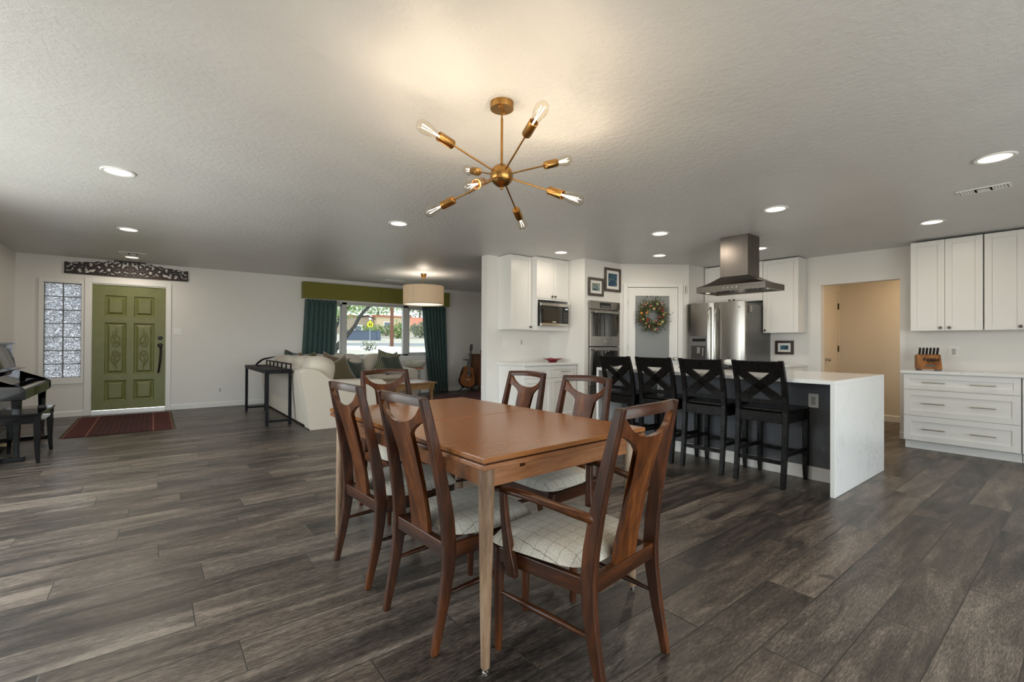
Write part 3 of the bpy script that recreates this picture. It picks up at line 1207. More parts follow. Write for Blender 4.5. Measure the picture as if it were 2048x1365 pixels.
def make_chair(label, arms=False):
    t = thing('dining_armchair' if arms else 'dining_chair', label, 'chair')
    k = 1.04 if arms else 1.0

    def leg(s):
        b = B()
        b.loft([rect(s * x * k, y, z, hx, hy) for z, y, hx, hy, x in POST])
        o = b.build('back_leg', WALNUT, t, bevel=0.006, smooth=None, seg=3)
        return o
    for s in (-1, 1):
        leg(s)
    for s in (-1, 1):
        b = B()
        fx = (0.235 if arms else 0.205)
        b.lathe([(0.0125, 0), (0.0145, 0.01), (0.019, 0.22), (0.021, 0.30), (0.019, 0.345), (0.019, 0.40)], 14, (s * fx, 0.465, 0))
        b.build('front_leg', WALNUT, t, smooth=40)
    # crest rail, bowed backwards
    b = B()
    rings = []
    hw = 0.166 * k
    for i in range(15):
        u = -1 + 2 * i / 14
        yb = -0.036 - 0.030 * (1 - u * u)
        zz = 0.957 + 0.006 * (1 - u * u)
        hh = 0.018
        rings.append([(u * hw, yb - 0.012, zz - hh), (u * hw, yb + 0.011, zz - hh), (u * hw, yb + 0.013, zz + 0.5 * hh), (u * hw, yb + 0.004, zz + hh), (u * hw, yb - 0.008, zz + hh), (u * hw, yb - 0.013, zz + 0.4 * hh)])
    b.loft(rings)
    b.build('crest_rail', WALNUTX, t, smooth=50)
    # wine glass shaped splat
    half = [(0.068, 0.405), (0.063, 0.48), (0.056, 0.56), (0.050, 0.64), (0.046, 0.70), (0.046, 0.745), (0.052, 0.782), (0.068, 0.815), (0.095, 0.844), (0.128, 0.866), (0.152, 0.876), (0.164 * k, 0.880)]
    top = [(0.163 * k, 0.940), (0.157, 0.936), (0.146, 0.922), (0.130, 0.904), (0.108, 0.888), (0.080, 0.876), (0.048, 0.868), (0.018, 0.865)]
    right = half + top
    poly = right + [(-x, z) for x, z in right[::-1]]
    # pieces between mirrored outline points, so the sheet can bow
    b = B()
    rows = 60
    th = 0.0095

    def yb_(x, z):
        bow = max(0.0, min(1.0, (z - 0.42) / 0.4))
        return post_y(z)[0] - 0.004 - 0.026 * bow * max(0.0, 1 - (x / 0.17) ** 2)
    # triangulated outline bent to the curve of the back, two skins and a rim
    tb = bmesh.new()
    dense = []
    n = len(poly)
    for i in range(n):
        a, c = poly[i], poly[(i + 1) % n]
        m = max(1, int(math.hypot(a[0] - c[0], a[1] - c[1]) / 0.02))
        for q in range(m):
            dense.append((a[0] + (c[0] - a[0]) * q / m, a[1] + (c[1] - a[1]) * q / m))
    vs = [tb.verts.new((x, 0, z)) for x, z in dense]
    f = tb.faces.new(vs)
    bmesh.ops.triangulate(tb, faces=[f])
    for g in range(-7, 8):
        bmesh.ops.bisect_plane(tb, geom=tb.verts[:] + tb.edges[:] + tb.faces[:], plane_co=(g * 0.022, 0, 0), plane_no=(1, 0, 0))
    for g in range(24):
        bmesh.ops.bisect_plane(tb, geom=tb.verts[:] + tb.edges[:] + tb.faces[:], plane_co=(0, 0, 0.42 + g * 0.022), plane_no=(0, 0, 1))
    ext = bmesh.ops.extrude_face_region(tb, geom=tb.faces[:])
    moved = {v for v in ext['geom'] if isinstance(v, bmesh.types.BMVert)}
    for v in tb.verts:
        y = yb_(v.co.x, v.co.z)
        v.co.y = y + (th if v in moved else -th)
    b.bm.free()
    b.bm = tb
    b.build('splat', SPLATW, t, smooth=40)
    # seat frame
    fx = 0.235 if arms else 0.205
    b = B()
    b.box(-0.186 * k, 0.186 * k, 0.045, 0.075, 0.352, 0.408)
    b.build('rear_rail', WALNUTX, t, bevel=0.003)
    b = B()
    b.box(-fx + 0.015, fx - 0.015, 0.452, 0.478, 0.345, 0.40)
    b.build('front_rail', WALNUTX, t, bevel=0.003)
    for s in (-1, 1):
        b = B()
        b.beam((s * 0.196 * k, 0.07, 0.374), (s * fx, 0.46, 0.372), 0.024, 0.056)
        b.build('side_rail', WALNUTY, t, bevel=0.003)
    for s in (-1, 1):
        b = B()
        p0, p1 = Vector((s * 0.199 * k, 0.05, 0.215)), Vector((s * fx, 0.46, 0.225))
        b.tube([p0 + (p1 - p0) * i / 8 for i in range(9)], [0.007, 0.0085, 0.0105, 0.012, 0.0125, 0.012, 0.0105, 0.0085, 0.007], 10)
        b.build('stretcher', WALNUTY, t, smooth=60)
    # upholstered seat
    b = B()
    wf, wr = (0.285, 0.215) if arms else (0.245, 0.20)
    nx, ny = 18, 18

    def seat(u, v, top_):
        a, c = u * 2 - 1, v * 2 - 1
        # rounded square
        ex = 5.0
        r_ = (abs(a) ** ex + abs(c) ** ex) ** (1 / ex)
        m = max(abs(a), abs(c))
        q = m / r_ if r_ > 0 else 1
        a2, c2 = a * q, c * q
        yy = 0.09 + (c2 + 1) / 2 * 0.435
        wd = wr + (wf - wr) * (c2 + 1) / 2
        e = min(1.0, m)
        crown = (1 - e ** 6) ** 0.5 if e < 1 else 0
        z = 0.418 + (0.045 * crown + 0.010 * (1 - a * a) * (1 - c * c)) if top_ else 0.418 - 0.014 * crown
        return (a2 * wd * (1 - 0.02 * (0 if top_ else 1)), yy, z)
    b.grid(lambda u, v: seat(u, v, True), nx, ny)
    b.grid(lambda u, v: seat(u, v, False), nx, ny)
    bmesh.ops.remove_doubles(b.bm, verts=b.bm.verts, dist=0.0008)
    b.build('seat_cushion', PLAID, t, smooth=0)
    if arms:
        for s in (-1, 1):
            b = B()
            path = [((0.198) * s, 0.035, 0.600), (0.212 * s, 0.062, 0.606), (0.234 * s, 0.12, 0.618), (0.252 * s, 0.20, 0.630), (0.268 * s, 0.30, 0.640), (0.278 * s, 0.38, 0.642), (0.276 * s, 0.455, 0.634), (0.272 * s, 0.472, 0.628)]
            wd = [0.012, 0.015, 0.020, 0.023, 0.024, 0.023, 0.017, 0.009]
            hh = [0.016, 0.017, 0.015, 0.013, 0.0125, 0.0125, 0.011, 0.007]
            rings = []
            for (x, y, z), w_, h_ in zip(path, wd, hh):
                rings.append([(x + math.cos(q) * w_, y, z + math.sin(q) * h_) for q in [i * math.pi / 6 for i in range(12)]])
            b.loft(rings)
            b.build('arm', WALNUTY, t, smooth=60)
            b = B()
            rings = []
            for z, y, x, hx, hy in ((0.318, 0.375, 0.252, 0.013, 0.024), (0.36, 0.378, 0.254, 0.014, 0.024), (0.42, 0.388, 0.258, 0.014, 0.019), (0.50, 0.398, 0.264, 0.013, 0.016), (0.58, 0.402, 0.270, 0.012, 0.014), (0.632, 0.403, 0.274, 0.011, 0.013)):
                rings.append(rect(s * x, y, z, hx, hy))
            b.loft(rings)
            b.build('arm_support', WALNUT, t, bevel=0.005)
    return t


def place(o, x, y, rz):
    o.location = (x, y, 0)
    o.rotation_euler = (0, 0, R(rz))
    return o


c1 = make_chair('walnut dining chair on the left side of the table, nearer the camera')
SIDE = 'side chairs around the dining table'
c1['group'] = SIDE
place(c1, 0.833, 1.745, -90 + 3.4)
for x, y, rz, lab in (
    (0.808, 2.357, -90 + 3.4, 'walnut dining chair on the left side of the table, nearer the console and sofa'),
    (2.10, 1.975, 90 + 2, 'walnut dining chair across the table on the island side, nearest the stools'),
    (2.10, 2.555, 90 + 2, 'walnut dining chair across the table in front of the white coffee cupboard, left one there'),
    (1.40, 3.32, 180 + 3, 'walnut dining chair at the far end of the table, before the coffee table')):
    c = place(copy_tree(c1), x, y, rz)
    c['label'] = lab
ca = make_chair('walnut dining armchair with curved arms and plaid seat at the near end of the table', True)
place(ca, 1.352, 1.0, 7)

# ------------------------------------------------------------------ dining table
t = thing('dining_table', 'medium brown wooden extension dining table with worn round legs', 'table', (1.362, 2.115, 0), 2.0)
hx, hy = 0.483, 0.785
for s, nm in ((-1, 0), (1, 0)):
    b = B()
    y0, y1 = (-hy, -0.0018) if s < 0 else (0.0018, hy)
    b.box(-hx, hx, y0, y1, 0.761, 0.780)
    b.build('tabletop', TABLEW, t, bevel=0.0025)
    b = B()
    b.box(-hx + 0.001, hx - 0.001, y0, y1, 0.735, 0.7545)
    b.build('stowed_leaf', TABLEE, t, bevel=0.004)
B().box(-hx + 0.014, hx - 0.014, -hy + 0.014, hy - 0.014, 0.7545, 0.761).build('shadow_gap_strip', WALNUTX, t)  # recessed strip in darker wood, its colour deepens the shadow gap
b = B()
ax, ay = hx - 0.052, hy - 0.052
b.box(-ax, ax, -ay, -ay + 0.022, 0.655, 0.735)
b.box(-ax, ax, ay - 0.022, ay, 0.655, 0.735)
b.box(-ax, -ax + 0.022, -ay + 0.022, ay - 0.022, 0.655, 0.735)
b.box(ax - 0.022, ax, -ay + 0.022, ay - 0.022, 0.655, 0.735)
b.build('apron', TABLEE, t, bevel=0.002)
for s in (-1, 1):
    b = B()
    b.box(s * 0.26 - 0.012, s * 0.26 + 0.012, -ay - 0.004, ay + 0.004, 0.708, 0.735)
    b.build('leaf_runner', WALNUTY, t)
for sx_ in (-1, 1):
    for sy_ in (-1, 1):
        b = B()
        px, py = sx_ * (hx - 0.054), sy_ * (hy - 0.056)
        prof = [(0.0150, 0.018), (0.0165, 0.022), (0.019, 0.15), (0.0245, 0.42), (0.0285, 0.64), (0.0295, 0.735)]
        rings = []
        for r_, z in prof:
            cx_, cy_ = px + sx_ * 0.012 * (1 - z / 0.735), py + sy_ * 0.014 * (1 - z / 0.735)
            rings.append([(cx_ + r_ * math.cos(q * math.pi / 10), cy_ + r_ * math.sin(q * math.pi / 10), z) for q in range(20)])
        b.loft(rings)
        lg = b.build('leg', TABLEG, t, smooth=40)
        B().lathe([(0.011, 0), (0.012, 0.004), (0.006, 0.009), (0.005, 0.02)], 12, (px + sx_ * 0.012, py + sy_ * 0.014, 0)).build('glide', CHROME, lg, smooth=40)

# ------------------------------------------------------------------ counter stools
t = thing('counter_stool', 'black cross-back counter stool nearest the outlet at the right end of the island', 'stool', group='black cross-back stools at the island')
SP = [(0.0, 0.0, 0.0175, 0.019), (0.10, 0.012, 0.0185, 0.02), (0.30, 0.032, 0.020, 0.021), (0.50, 0.046, 0.021, 0.022), (0.62, 0.050, 0.021, 0.022), (0.75, 0.040, 0.020, 0.021), (0.90, 0.008, 0.019, 0.019), (1.05, -0.045, 0.018, 0.016)]


def sp_y(z):
    for a, c in zip(SP, SP[1:]):
        if a[0] <= z <= c[0]:
            return a[1] + (c[1] - a[1]) * (z - a[0]) / (c[0] - a[0])
    return SP[-1][1]


for s in (-1, 1):
    b = B()
    b.loft([rect(s * 0.192, y, z, hx_, hy_) for z, y, hx_, hy_ in SP])
    b.build('back_leg', ESPRESSO, t, bevel=0.004)
for s in (-1, 1):
    b = B()
    b.loft([rect(s * 0.192, 0.467, z, h_, h_) for z, h_ in ((0, 0.015), (0.12, 0.020), (0.6, 0.022))])
    b.build('front_leg', ESPRESSO, t, bevel=0.003)


def slat(z0, z1, th=0.011, n=4):
    b = B()
    b.loft([rect(0, sp_y(z0 + (z1 - z0) * i / n), z0 + (z1 - z0) * i / n, 0.178, th) for i in range(n + 1)])
    return b


slat(0.945, 1.045, 0.012).build('top_rail', ESPRESSO, t, bevel=0.005)
slat(0.675, 0.715).build('lower_rail', ESPRESSO, t, bevel=0.004)
for s in (-1, 1):
    b = B()
    rings = []
    for i in range(9):
        u = i / 8
        z = 0.706 + 0.250 * u
        x = s * (-0.165 + 0.33 * u)
        # bar cross-section measured along its slanted width
        dx, dz = 0.037 * 0.62, 0.037 * 0.78
        y = sp_y(z) + (0.0 if s > 0 else 0.001)
        rings.append([(x + s * dx, sp_y(z - dz) - 0.010, z - dz), (x + s * dx, sp_y(z - dz) + 0.010, z - dz), (x - s * dx, sp_y(z + dz) + 0.010, z + dz), (x - s * dx, sp_y(z + dz) - 0.010, z + dz)])
    b.loft(rings)
    b.build('cross_bar', ESPRESSO, t, bevel=0.003)
b = B()
b.box(-0.175, 0.175, 0.035, 0.060, 0.525, 0.610)
b.box(-0.175, 0.175, 0.458, 0.480, 0.525, 0.610)
for s in (-1, 1):
    b.box(s * 0.192 - 0.012, s * 0.192 + 0.012, 0.06, 0.46, 0.525, 0.610)
b.build('apron', ESPRESSO, t, bevel=0.003)
b = B()
b.loft([[(-0.205, 0.062, z), (0.205, 0.062, z), (0.215, 0.505, z), (-0.215, 0.505, z)] for z in (0.612, 0.640)])
b.build('seat', ESPRESSO, t, bevel=0.011, seg=3)
for nm, p0, p1 in (('stretcher', (-0.19, 0.026, 0.205), (0.19, 0.026, 0.205)), ('stretcher', (-0.19, 0.467, 0.235), (0.19, 0.467, 0.235)), ('stretcher', (-0.192, 0.036, 0.265), (-0.192, 0.467, 0.265)), ('stretcher', (0.192, 0.036, 0.265), (0.192, 0.467, 0.265))):
    B().beam(p0, p1, 0.018, 0.034).build(nm, ESPRESSO, t, bevel=0.003)
place(t, 4.062, 1.785, -90)
for y, rz, lab in ((2.300, -89, 'black cross-back counter stool, second from the right end of the island'), (2.808, -90, 'black cross-back counter stool, third from the right end of the island'), (3.300, -91, 'black cross-back counter stool, farthest left, by the left waterfall end of the island')):
    c = place(copy_tree(t), 4.058, y, rz)
    c['label'] = lab

# ------------------------------------------------------------------ kitchen island
t = thing('kitchen_island', 'white quartz waterfall kitchen island with dark grey base', 'kitchen island', (4.14, 1.255, 0))
L, D = 2.412, 1.312
b = B()
b.box(0, D, 0, L, 0.872, 0.904)
b.box(0, D, 0, 0.032, 0, 0.872)
b.box(0, D, L - 0.032, L, 0, 0.872)
b.build('waterfall_counter', QUARTZ, t, bevel=0.002)
GREYP = noisy('slate_grey_paint', srgb(84, 86, 91), srgb(92, 94, 99), 40, 0.5)
B().box(0.43, D - 0.03, 0.034, L - 0.034, 0.0, 0.870).build('base_cabinet', GREYP, t)
B().box(0.416, 0.43, 0.034, L - 0.034, 0.0, 0.115).build('baseboard', TRIM, t, bevel=0.003)
plate('outlet', 'white outlet', (0.43, 0.29, 0.692), -90, 0.078, 0.122, 'outlet', parent=t)
plate('outlet', 'white outlet', (0.43, 1.83, 0.692), -90, 0.078, 0.122, 'outlet', parent=t)
# cooktop let into the island
t = thing('cooktop', 'stainless gas cooktop on the island behind the stools', 'cooktop', (5.13, 2.60, 0.904))
B().box(-0.255, 0.255, -0.455, 0.455, 0, 0.010).build('tray', STEEL, t, bevel=0.003)
for y in (-0.3, 0, 0.3):
    b = B()
    for yy in (-0.13, -0.045, 0.045, 0.13):
        b.box(-0.22, 0.16, y + yy - 0.006, y + yy + 0.006, 0.035, 0.05)
    for xx in (-0.22, -0.03, 0.16):
        b.box(xx - 0.006, xx + 0.006, y - 0.136, y + 0.136, 0.030, 0.044)
        for yy in (-0.13, 0.13):
            b.box(xx - 0.006, xx + 0.006, y + yy - 0.006, y + yy + 0.006, 0.01, 0.035)
    b.build('grate', noisy('cast_iron', (0.05, 0.05, 0.05), (0.09, 0.09, 0.09), 80, 0.45, 0, 0.3), t)
    for xx in (-0.12, 0.07):
        B().lathe([(0.045, 0.01), (0.045, 0.02), (0.03, 0.022), (0.03, 0.03), (0.001, 0.031)], 18, (xx, y, 0), caps=False).build('burner', BLACKM, t, smooth=40)
for i in range(5):
    B().lathe([(0.018, 0.01), (0.018, 0.03), (0.001, 0.031)], 14, (0.215, -0.26 + i * 0.13, 0), caps=False).build('knob', STEELH, t, smooth=40)
t = thing('kettle', 'small white kettle with a copper coloured handle on the cooktop between two stools', 'kettle', (5.03, 2.53, 0.954))
COPPER = plain('copper', (0.62, 0.28, 0.13), 0.3, 0.9)
B().lathe([(0.040, 0), (0.050, 0.012), (0.052, 0.035), (0.040, 0.055), (0.018, 0.064)], 20).build('body', PLASTIC, t, smooth=50)
B().tube([(0.02, -0.045, 0.03), (0.02, -0.085, 0.032), (0.02, -0.13, 0.034)], [0.013, 0.014, 0.013], 12).build('handle', COPPER, t, smooth=50)
B().lathe([(0.012, 0.064), (0.012, 0.074), (0.003, 0.078)], 12).build('lid_knob', BLACKM, t, smooth=50)

# ------------------------------------------------------------------ range hood
STEELR = m_steel('hood_rim_steel', (0.13, 0.12, 0.11), (0.18, 0.165, 0.15), 0.26, (1, 0.01, 1))
t = thing('range_hood', 'stainless island range hood with square duct', 'range hood', (5.435, 2.612, 1.80))
cx0, cx1, cy0, cy1 = -0.145, 0.14, -0.166, 0.156
hx0, hx1, hy0, hy1 = -0.245, 0.245, -0.397, 0.398
b = B()
top_ = zc(2.6) - 1.80
b.box(cx0, cx1, cy0, cy1, 0.172, top_ + 0.004)
b.build('duct', STEELD, t, bevel=0.002)


def rr_(x0, x1, y0, y1, z):
    return [(x0, y0, z), (x1, y0, z), (x1, y1, z), (x0, y1, z)]


b = B()
rings = []
for s in [i / 6 for i in range(7)]:
    e = s ** 0.72
    rings.append(rr_(hx0 + (cx0 - hx0) * e, hx1 + (cx1 - hx1) * e, hy0 + (cy0 - hy0) * e, hy1 + (cy1 - hy1) * e, 0.068 + s * 0.106))
b.loft(rings)
b.build('canopy', STEELD, t, smooth=30)
b = B()
o_, i_ = rr_(hx0, hx1, hy0, hy1, 0.068), rr_(hx0, hx1, hy0, hy1, 0.0)
b.loft([o_, i_, rr_(hx0 + 0.02, hx1 - 0.02, hy0 + 0.02, hy1 - 0.02, 0.0), rr_(hx0 + 0.03, hx1 - 0.03, hy0 + 0.03, hy1 - 0.03, 0.022)], caps=False)
b.build('rim', STEELR, t)
for k in (-1, 0, 1):
    b = B()
    for i in range(7):
        xx = -0.19 + i * 0.0633
        b.box(xx - 0.012, xx + 0.012, k * 0.245 - 0.118, k * 0.245 + 0.118, 0.010, 0.022)
    b.box(-0.21, 0.21, k * 0.245 - 0.121, k * 0.245 + 0.121, 0.022, 0.026)
    f_ = b.build('filter', STEEL, t)
    b = B()
    b.tube([(-0.15, k * 0.245 - 0.03, 0.012), (-0.15, k * 0.245 - 0.03, -0.004), (-0.15, k * 0.245 + 0.03, -0.004), (-0.15, k * 0.245 + 0.03, 0.012)], 0.004, 6)
    b.build('filter_handle', CHROME, f_)
for yy in (-0.36, 0.36):
    B().lathe([(0.001, 0.008), (0.03, 0.008), (0.03, 0.024)], 16, (-0.05, yy, 0), caps=False).build('lamp', emit('hood_lamp', (1, 0.85, 0.65), 1.0), t)
for i in range(4):
    B().lathe([(0.008, 0), (0.008, 0.006)], 10, (hx0, -0.09 + i * 0.05, 0.034), Matrix.Rotation(R(-90), 4, 'Y')).build('button', CHROME, t)

# ------------------------------------------------------------------ cabinets


def shaker(b, x0, x1, z0, z1, th=0.02, rail=0.058, y=0.0):
    """door front with its face at y-th"""
    b.box(x0, x0 + rail, y - th, y, z0, z1)
    b.box(x1 - rail, x1, y - th, y, z0, z1)
    b.box(x0 + rail, x1 - rail, y - th, y, z0, z0 + rail)
    b.box(x0 + rail, x1 - rail, y - th, y, z1 - rail, z1)
    b.box(x0 + rail, x1 - rail, y - th + 0.012, y, z0 + rail, z1 - rail)
    return b


def knob(parent, x, z, y=-0.02):
    b = B()
    b.lathe([(0.008, 0), (0.006, 0.012), (0.014, 0.018), (0.0165, 0.024), (0.013, 0.029), (0.001, 0.030)], 16, (x, y, z), Matrix.Rotation(R(90), 4, 'X'))
    return b.build('knob', plain('dark_nickel', (0.10, 0.09, 0.08), 0.3, 0.9), parent, smooth=50)


def pull(parent, x0, x1, z, y=-0.02):
    b = B()
    b.tube([(x0, y - 0.03, z), (x1, y - 0.03, z)], 0.0055, 10)
    for x in (x0 + 0.025, x1 - 0.025):
        b.tube([(x, y + 0.001, z), (x, y - 0.03, z)], 0.0045, 8)
    return b.build('pull', NICKEL, parent, smooth=50)


def cabinet(name, label, cat, loc, rotz, w, depth, z0, z1, doors=(), drawers=(), toe=0, knobs=(), group=None, open_=None):
    """front plane of the doors at local y=0, body behind; x from 0 to w"""
    t = thing(name, label, cat, loc, rotz, group)
    b = B()
    if open_:
        za, zb_ = open_
        b.box(0.0, 0.018, 0.02, depth, z0, z1)
        b.box(w - 0.018, w, 0.02, depth, z0, z1)
        b.box(0.018, w - 0.018, 0.02, depth, zb_ + 0.02, z1)
        b.box(0.018, w - 0.018, 0.02, depth, z0, za)
        b.box(0.018, w - 0.018, depth - 0.012, depth, za, zb_ + 0.02)
    else:
        b.box(0, w, 0.02, depth, z0, z1)
    b.build('body', CABINET, t, bevel=0.002)
    if toe:
        B().box(0.0, w, 0.085, depth, 0, z0).build('toe_kick', CABINET, t)
    dl = []
    for a in doors:
        dl.append(shaker(B(), a[0], a[1], a[2], a[3], y=0.02).build('door', CABINET, t, bevel=0.0015))
    for i, x, z in knobs:
        knob(dl[i], x, z, 0.0)
    for a in drawers:
        o = shaker(B(), a[0], a[1], a[2], a[3], rail=a[4], y=0.02).build('drawer', CABINET, t, bevel=0.0015)
        for p0_, p1_ in a[5]:
            pull(o, p0_, p1_, (a[2] + a[3]) / 2, 0.0)
    return t


# right hand run (faces -x)
cabinet('base_cabinet', 'white three drawer base cabinet with bar pulls under the knife block', 'cabinet', (6.837, 1.396, 0), -90, 0.915, 0.636, 0.10, 0.862,
        drawers=[(0.003, 0.912, 0.682, 0.850, 0.05, ((0.166, 0.355), (0.552, 0.744))), (0.003, 0.912, 0.386, 0.675, 0.06, ((0.166, 0.355), (0.552, 0.744))), (0.003, 0.912, 0.104, 0.379, 0.06, ((0.166, 0.355), (0.552, 0.744)))], toe=1)
cabinet('base_cabinet', 'white base cabinet cut off by the right edge, right of the three drawer cabinet', 'cabinet', (6.837, 0.476, 0), -90, 0.76, 0.638, 0.10, 0.862,
        drawers=[(0.003, 0.757, 0.680, 0.850, 0.05, ((0.29, 0.48),)), (0.003, 0.757, 0.104, 0.676, 0.06, ((0.29, 0.48),))], toe=1)
t = thing('countertop', 'white quartz countertop along the right kitchen wall under the knife block', 'countertop', (6.81, 1.421, 0.864))
B().box(0, 0.668, -1.72, 0, 0, 0.030).build('slab', QUARTZ, t, bevel=0.003)
UZ = 2.405
cabinet('upper_cabinet', 'white double door upper cupboard above the knife block', 'cupboard', (7.15, 1.396, 0), -90, 0.612, 0.324, 1.352, UZ,
        doors=[(0.002, 0.302, 1.355, UZ - 0.002), (0.306, 0.610, 1.355, UZ - 0.002)], knobs=((0, 0.268, 1.387), (1, 0.343, 1.387)))
cabinet('upper_cabinet', 'white upper cupboard at the right edge of the picture', 'cupboard', (7.15, 0.776, 0), -90, 0.612, 0.324, 1.352, UZ,
        doors=[(0.002, 0.304, 1.355, UZ - 0.002), (0.308, 0.610, 1.355, UZ - 0.002)], knobs=((0, 0.268, 1.387), (1, 0.343, 1.387)))
# fridge wall
cabinet('upper_cabinet', 'white single door upper cupboard right of the fridge, above the small framed picture', 'cupboard', (7.185, 3.100, 0), -90, 0.480, 0.289, 1.356, zc(2.8) - 0.012,
        doors=[(0.002, 0.478, 1.358, zc(2.8) - 0.016)], knobs=((0, 0.035, 1.395),))
cabinet('upper_cabinet', 'white double door cupboard over the fridge behind the range hood', 'cupboard', (7.185, 4.022, 0), -90, 0.918, 0.289, 1.845, zc(3.6) - 0.012,
        doors=[(0.002, 0.457, 1.848, zc(3.6) - 0.016), (0.461, 0.916, 1.848, zc(3.6) - 0.016)], knobs=((0, 0.425, 1.88), (1, 0.495, 1.88)))
cabinet('base_cabinet', 'white base cabinet behind the island, right of the fridge', 'cabinet', (6.87, 3.088, 0), -90, 0.468, 0.605, 0.10, 0.868,
        doors=[(0.003, 0.465, 0.104, 0.676)], drawers=[(0.003, 0.465, 0.68, 0.85, 0.05, ((0.14, 0.33),))], toe=1)
t = thing('countertop', 'short quartz countertop under the small framed picture right of the fridge', 'countertop', (6.845, 2.605, 0.870))
B().box(0, 0.633, 0, 0.487, 0, 0.030).build('slab', QUARTZ, t, bevel=0.003)
# coffee counter on the partition wall (faces -y)
UC = zc(5.2) - 0.004
cabinet('upper_cabinet', 'narrow white upper cupboard left of the microwave', 'cupboard', (4.012, 5.16, 0), 0, 0.388, 0.312, 1.384, UC,
        doors=[(0.002, 0.386, 1.387, UC - 0.004)], knobs=((0, 0.355, 1.425),))
t = cabinet('upper_cabinet', 'white two door cupboard with the microwave in its open niche', 'cupboard', (4.402, 5.05, 0), 0, 0.660, 0.422, 1.378, UC,
            doors=[(0.002, 0.328, 1.852, UC - 0.004), (0.332, 0.658, 1.852, UC - 0.004)], knobs=((0, 0.300, 1.885), (1, 0.360, 1.885)), open_=(1.440, 1.826))
b = B()
b.box(0.0, 0.022, 0.0, 0.02, 1.378, 1.848)
b.box(0.638, 0.66, 0.0, 0.02, 1.378, 1.848)
b.box(0.022, 0.638, 0.0, 0.02, 1.378, 1.440)
b.box(0.022, 0.638, 0.0, 0.02, 1.826, 1.848)
b.build('niche_frame', CABINET, t)
cabinet('base_cabinet', 'white base cabinet with two top drawers under the red dish', 'cabinet', (4.03, 4.872, 0), 0, 1.028, 0.598, 0.10, 0.868,
        doors=[(0.003, 0.512, 0.104, 0.684), (0.516, 1.025, 0.104, 0.684)],
        drawers=[(0.003, 0.512, 0.690, 0.858, 0.05, ((0.175, 0.345),)), (0.516, 1.025, 0.690, 0.858, 0.05, ((0.69, 0.86),))], toe=1)
t = thing('countertop', 'white quartz countertop of the coffee counter under the red dish', 'countertop', (4.005, 4.848, 0.870))
B().box(0, 1.058, 0, 0.624, 0, 0.030).build('slab', QUARTZ, t, bevel=0.003)

# microwave
t = thing('microwave', 'black and stainless microwave oven in the cupboard niche', 'microwave', (4.44, 5.00, 1.441))
B().box(0.0, 0.565, 0.02, 0.42, 0.008, 0.335).build('case', plain('microwave_case', (0.03, 0.03, 0.03), 0.4), t)
B().box(0.0, 0.44, 0, 0.02, 0.045, 0.293).build('door', OVENGLASS, t, bevel=0.003)
B().box(0.05, 0.40, -0.002, 0.0, 0.085, 0.265).build('window', plain('microwave_window', (0.035, 0.034, 0.03), 0.12), t)
p_ = B().box(0.445, 0.565, 0, 0.02, 0.045, 0.293).build('control_panel', plain('black_panel', (0.012, 0.012, 0.012), 0.2), t)
b = B()
for i in range(3):
    for j in range(5):
        b.box(0.468 + i * 0.03, 0.488 + i * 0.03, -0.0015, 0, 0.075 + j * 0.03, 0.090 + j * 0.03)
b.build('buttons', plain('button_grey', (0.10, 0.10, 0.10), 0.5), p_)
B().box(0.50, 0.545, -0.0015, 0, 0.255, 0.272).build('display', emit('clock_display', (0.9, 1, 1), 0.8), p_)
for z0, z1 in ((0.0, 0.042), (0.296, 0.338)):
    B().box(0.0, 0.565, -0.006, 0.03, z0, z1).build('trim_bar', STEELH, t, bevel=0.003)
B().box(0.235, 0.305, -0.0035, -0.002, 0.057, 0.070).build('badge', PLASTIC, t)
for x in (0.05, 0.5):
    B().box(x, x + 0.03, 0.08, 0.11, 0, 0.009).build('foot', BLACKM, t)

# double wall oven
t = thing('wall_oven', 'stainless double wall oven below two framed pictures', 'oven', (5.150, 4.716, 0.35))
W_ = 0.678
B().box(0.0, W_, 0.02, 0.55, 0, 1.465).build('case', plain('oven_case', (0.05, 0.05, 0.05), 0.5), t)
p_ = B().box(-0.008, W_ + 0.008, -0.03, 0.0, 1.358, 1.483).build('control_panel', STEEL, t, bevel=0.003)
B().box(0.215, 0.462, -0.033, -0.030, 1.378, 1.462).build('display', plain('oven_display', (0.012, 0.012, 0.012), 0.15), p_)
b = B()
for i in range(8):
    for j in range(2):
        b.box(0.235 + i * 0.027, 0.249 + i * 0.027, -0.034, -0.033, 1.388 + j * 0.018, 1.396 + j * 0.018)
b.build('buttons', plain('button_white', (0.35, 0.35, 0.33), 0.5), p_)
for z0, z1 in ((0.795, 1.350), (0.20, 0.782)):
    d_ = B().box(0.0, W_, -0.03, 0.0, z0, z1).build('oven_door', STEEL, t, bevel=0.003)
    B().box(0.048, W_ - 0.045, -0.0335, -0.030, z0 + 0.152, z1 - 0.045).build('window', OVENGLASS, d_, bevel=0.001)
    b = B()
    b.tube([(0.06, -0.085, z1 - 0.04), (W_ - 0.075, -0.085, z1 - 0.04)], 0.014, 12)
    for x in (0.085, W_ - 0.10):
        b.tube([(x, -0.03, z1 - 0.04), (x, -0.085, z1 - 0.04)], 0.009, 8)
    b.build('handle', STEELH, d_, smooth=50)
    B().lathe([(0.017, 0), (0.017, 0.003), (0.001, 0.0032)], 20, (W_ / 2, -0.030, z0 + 0.08), Matrix.Rotation(R(90), 4, 'X'), caps=False).build('badge', CHROME, d_)
B().box(0.0, W_, -0.028, 0.0, -0.02, 0.192).build('lower_trim', STEEL, t)

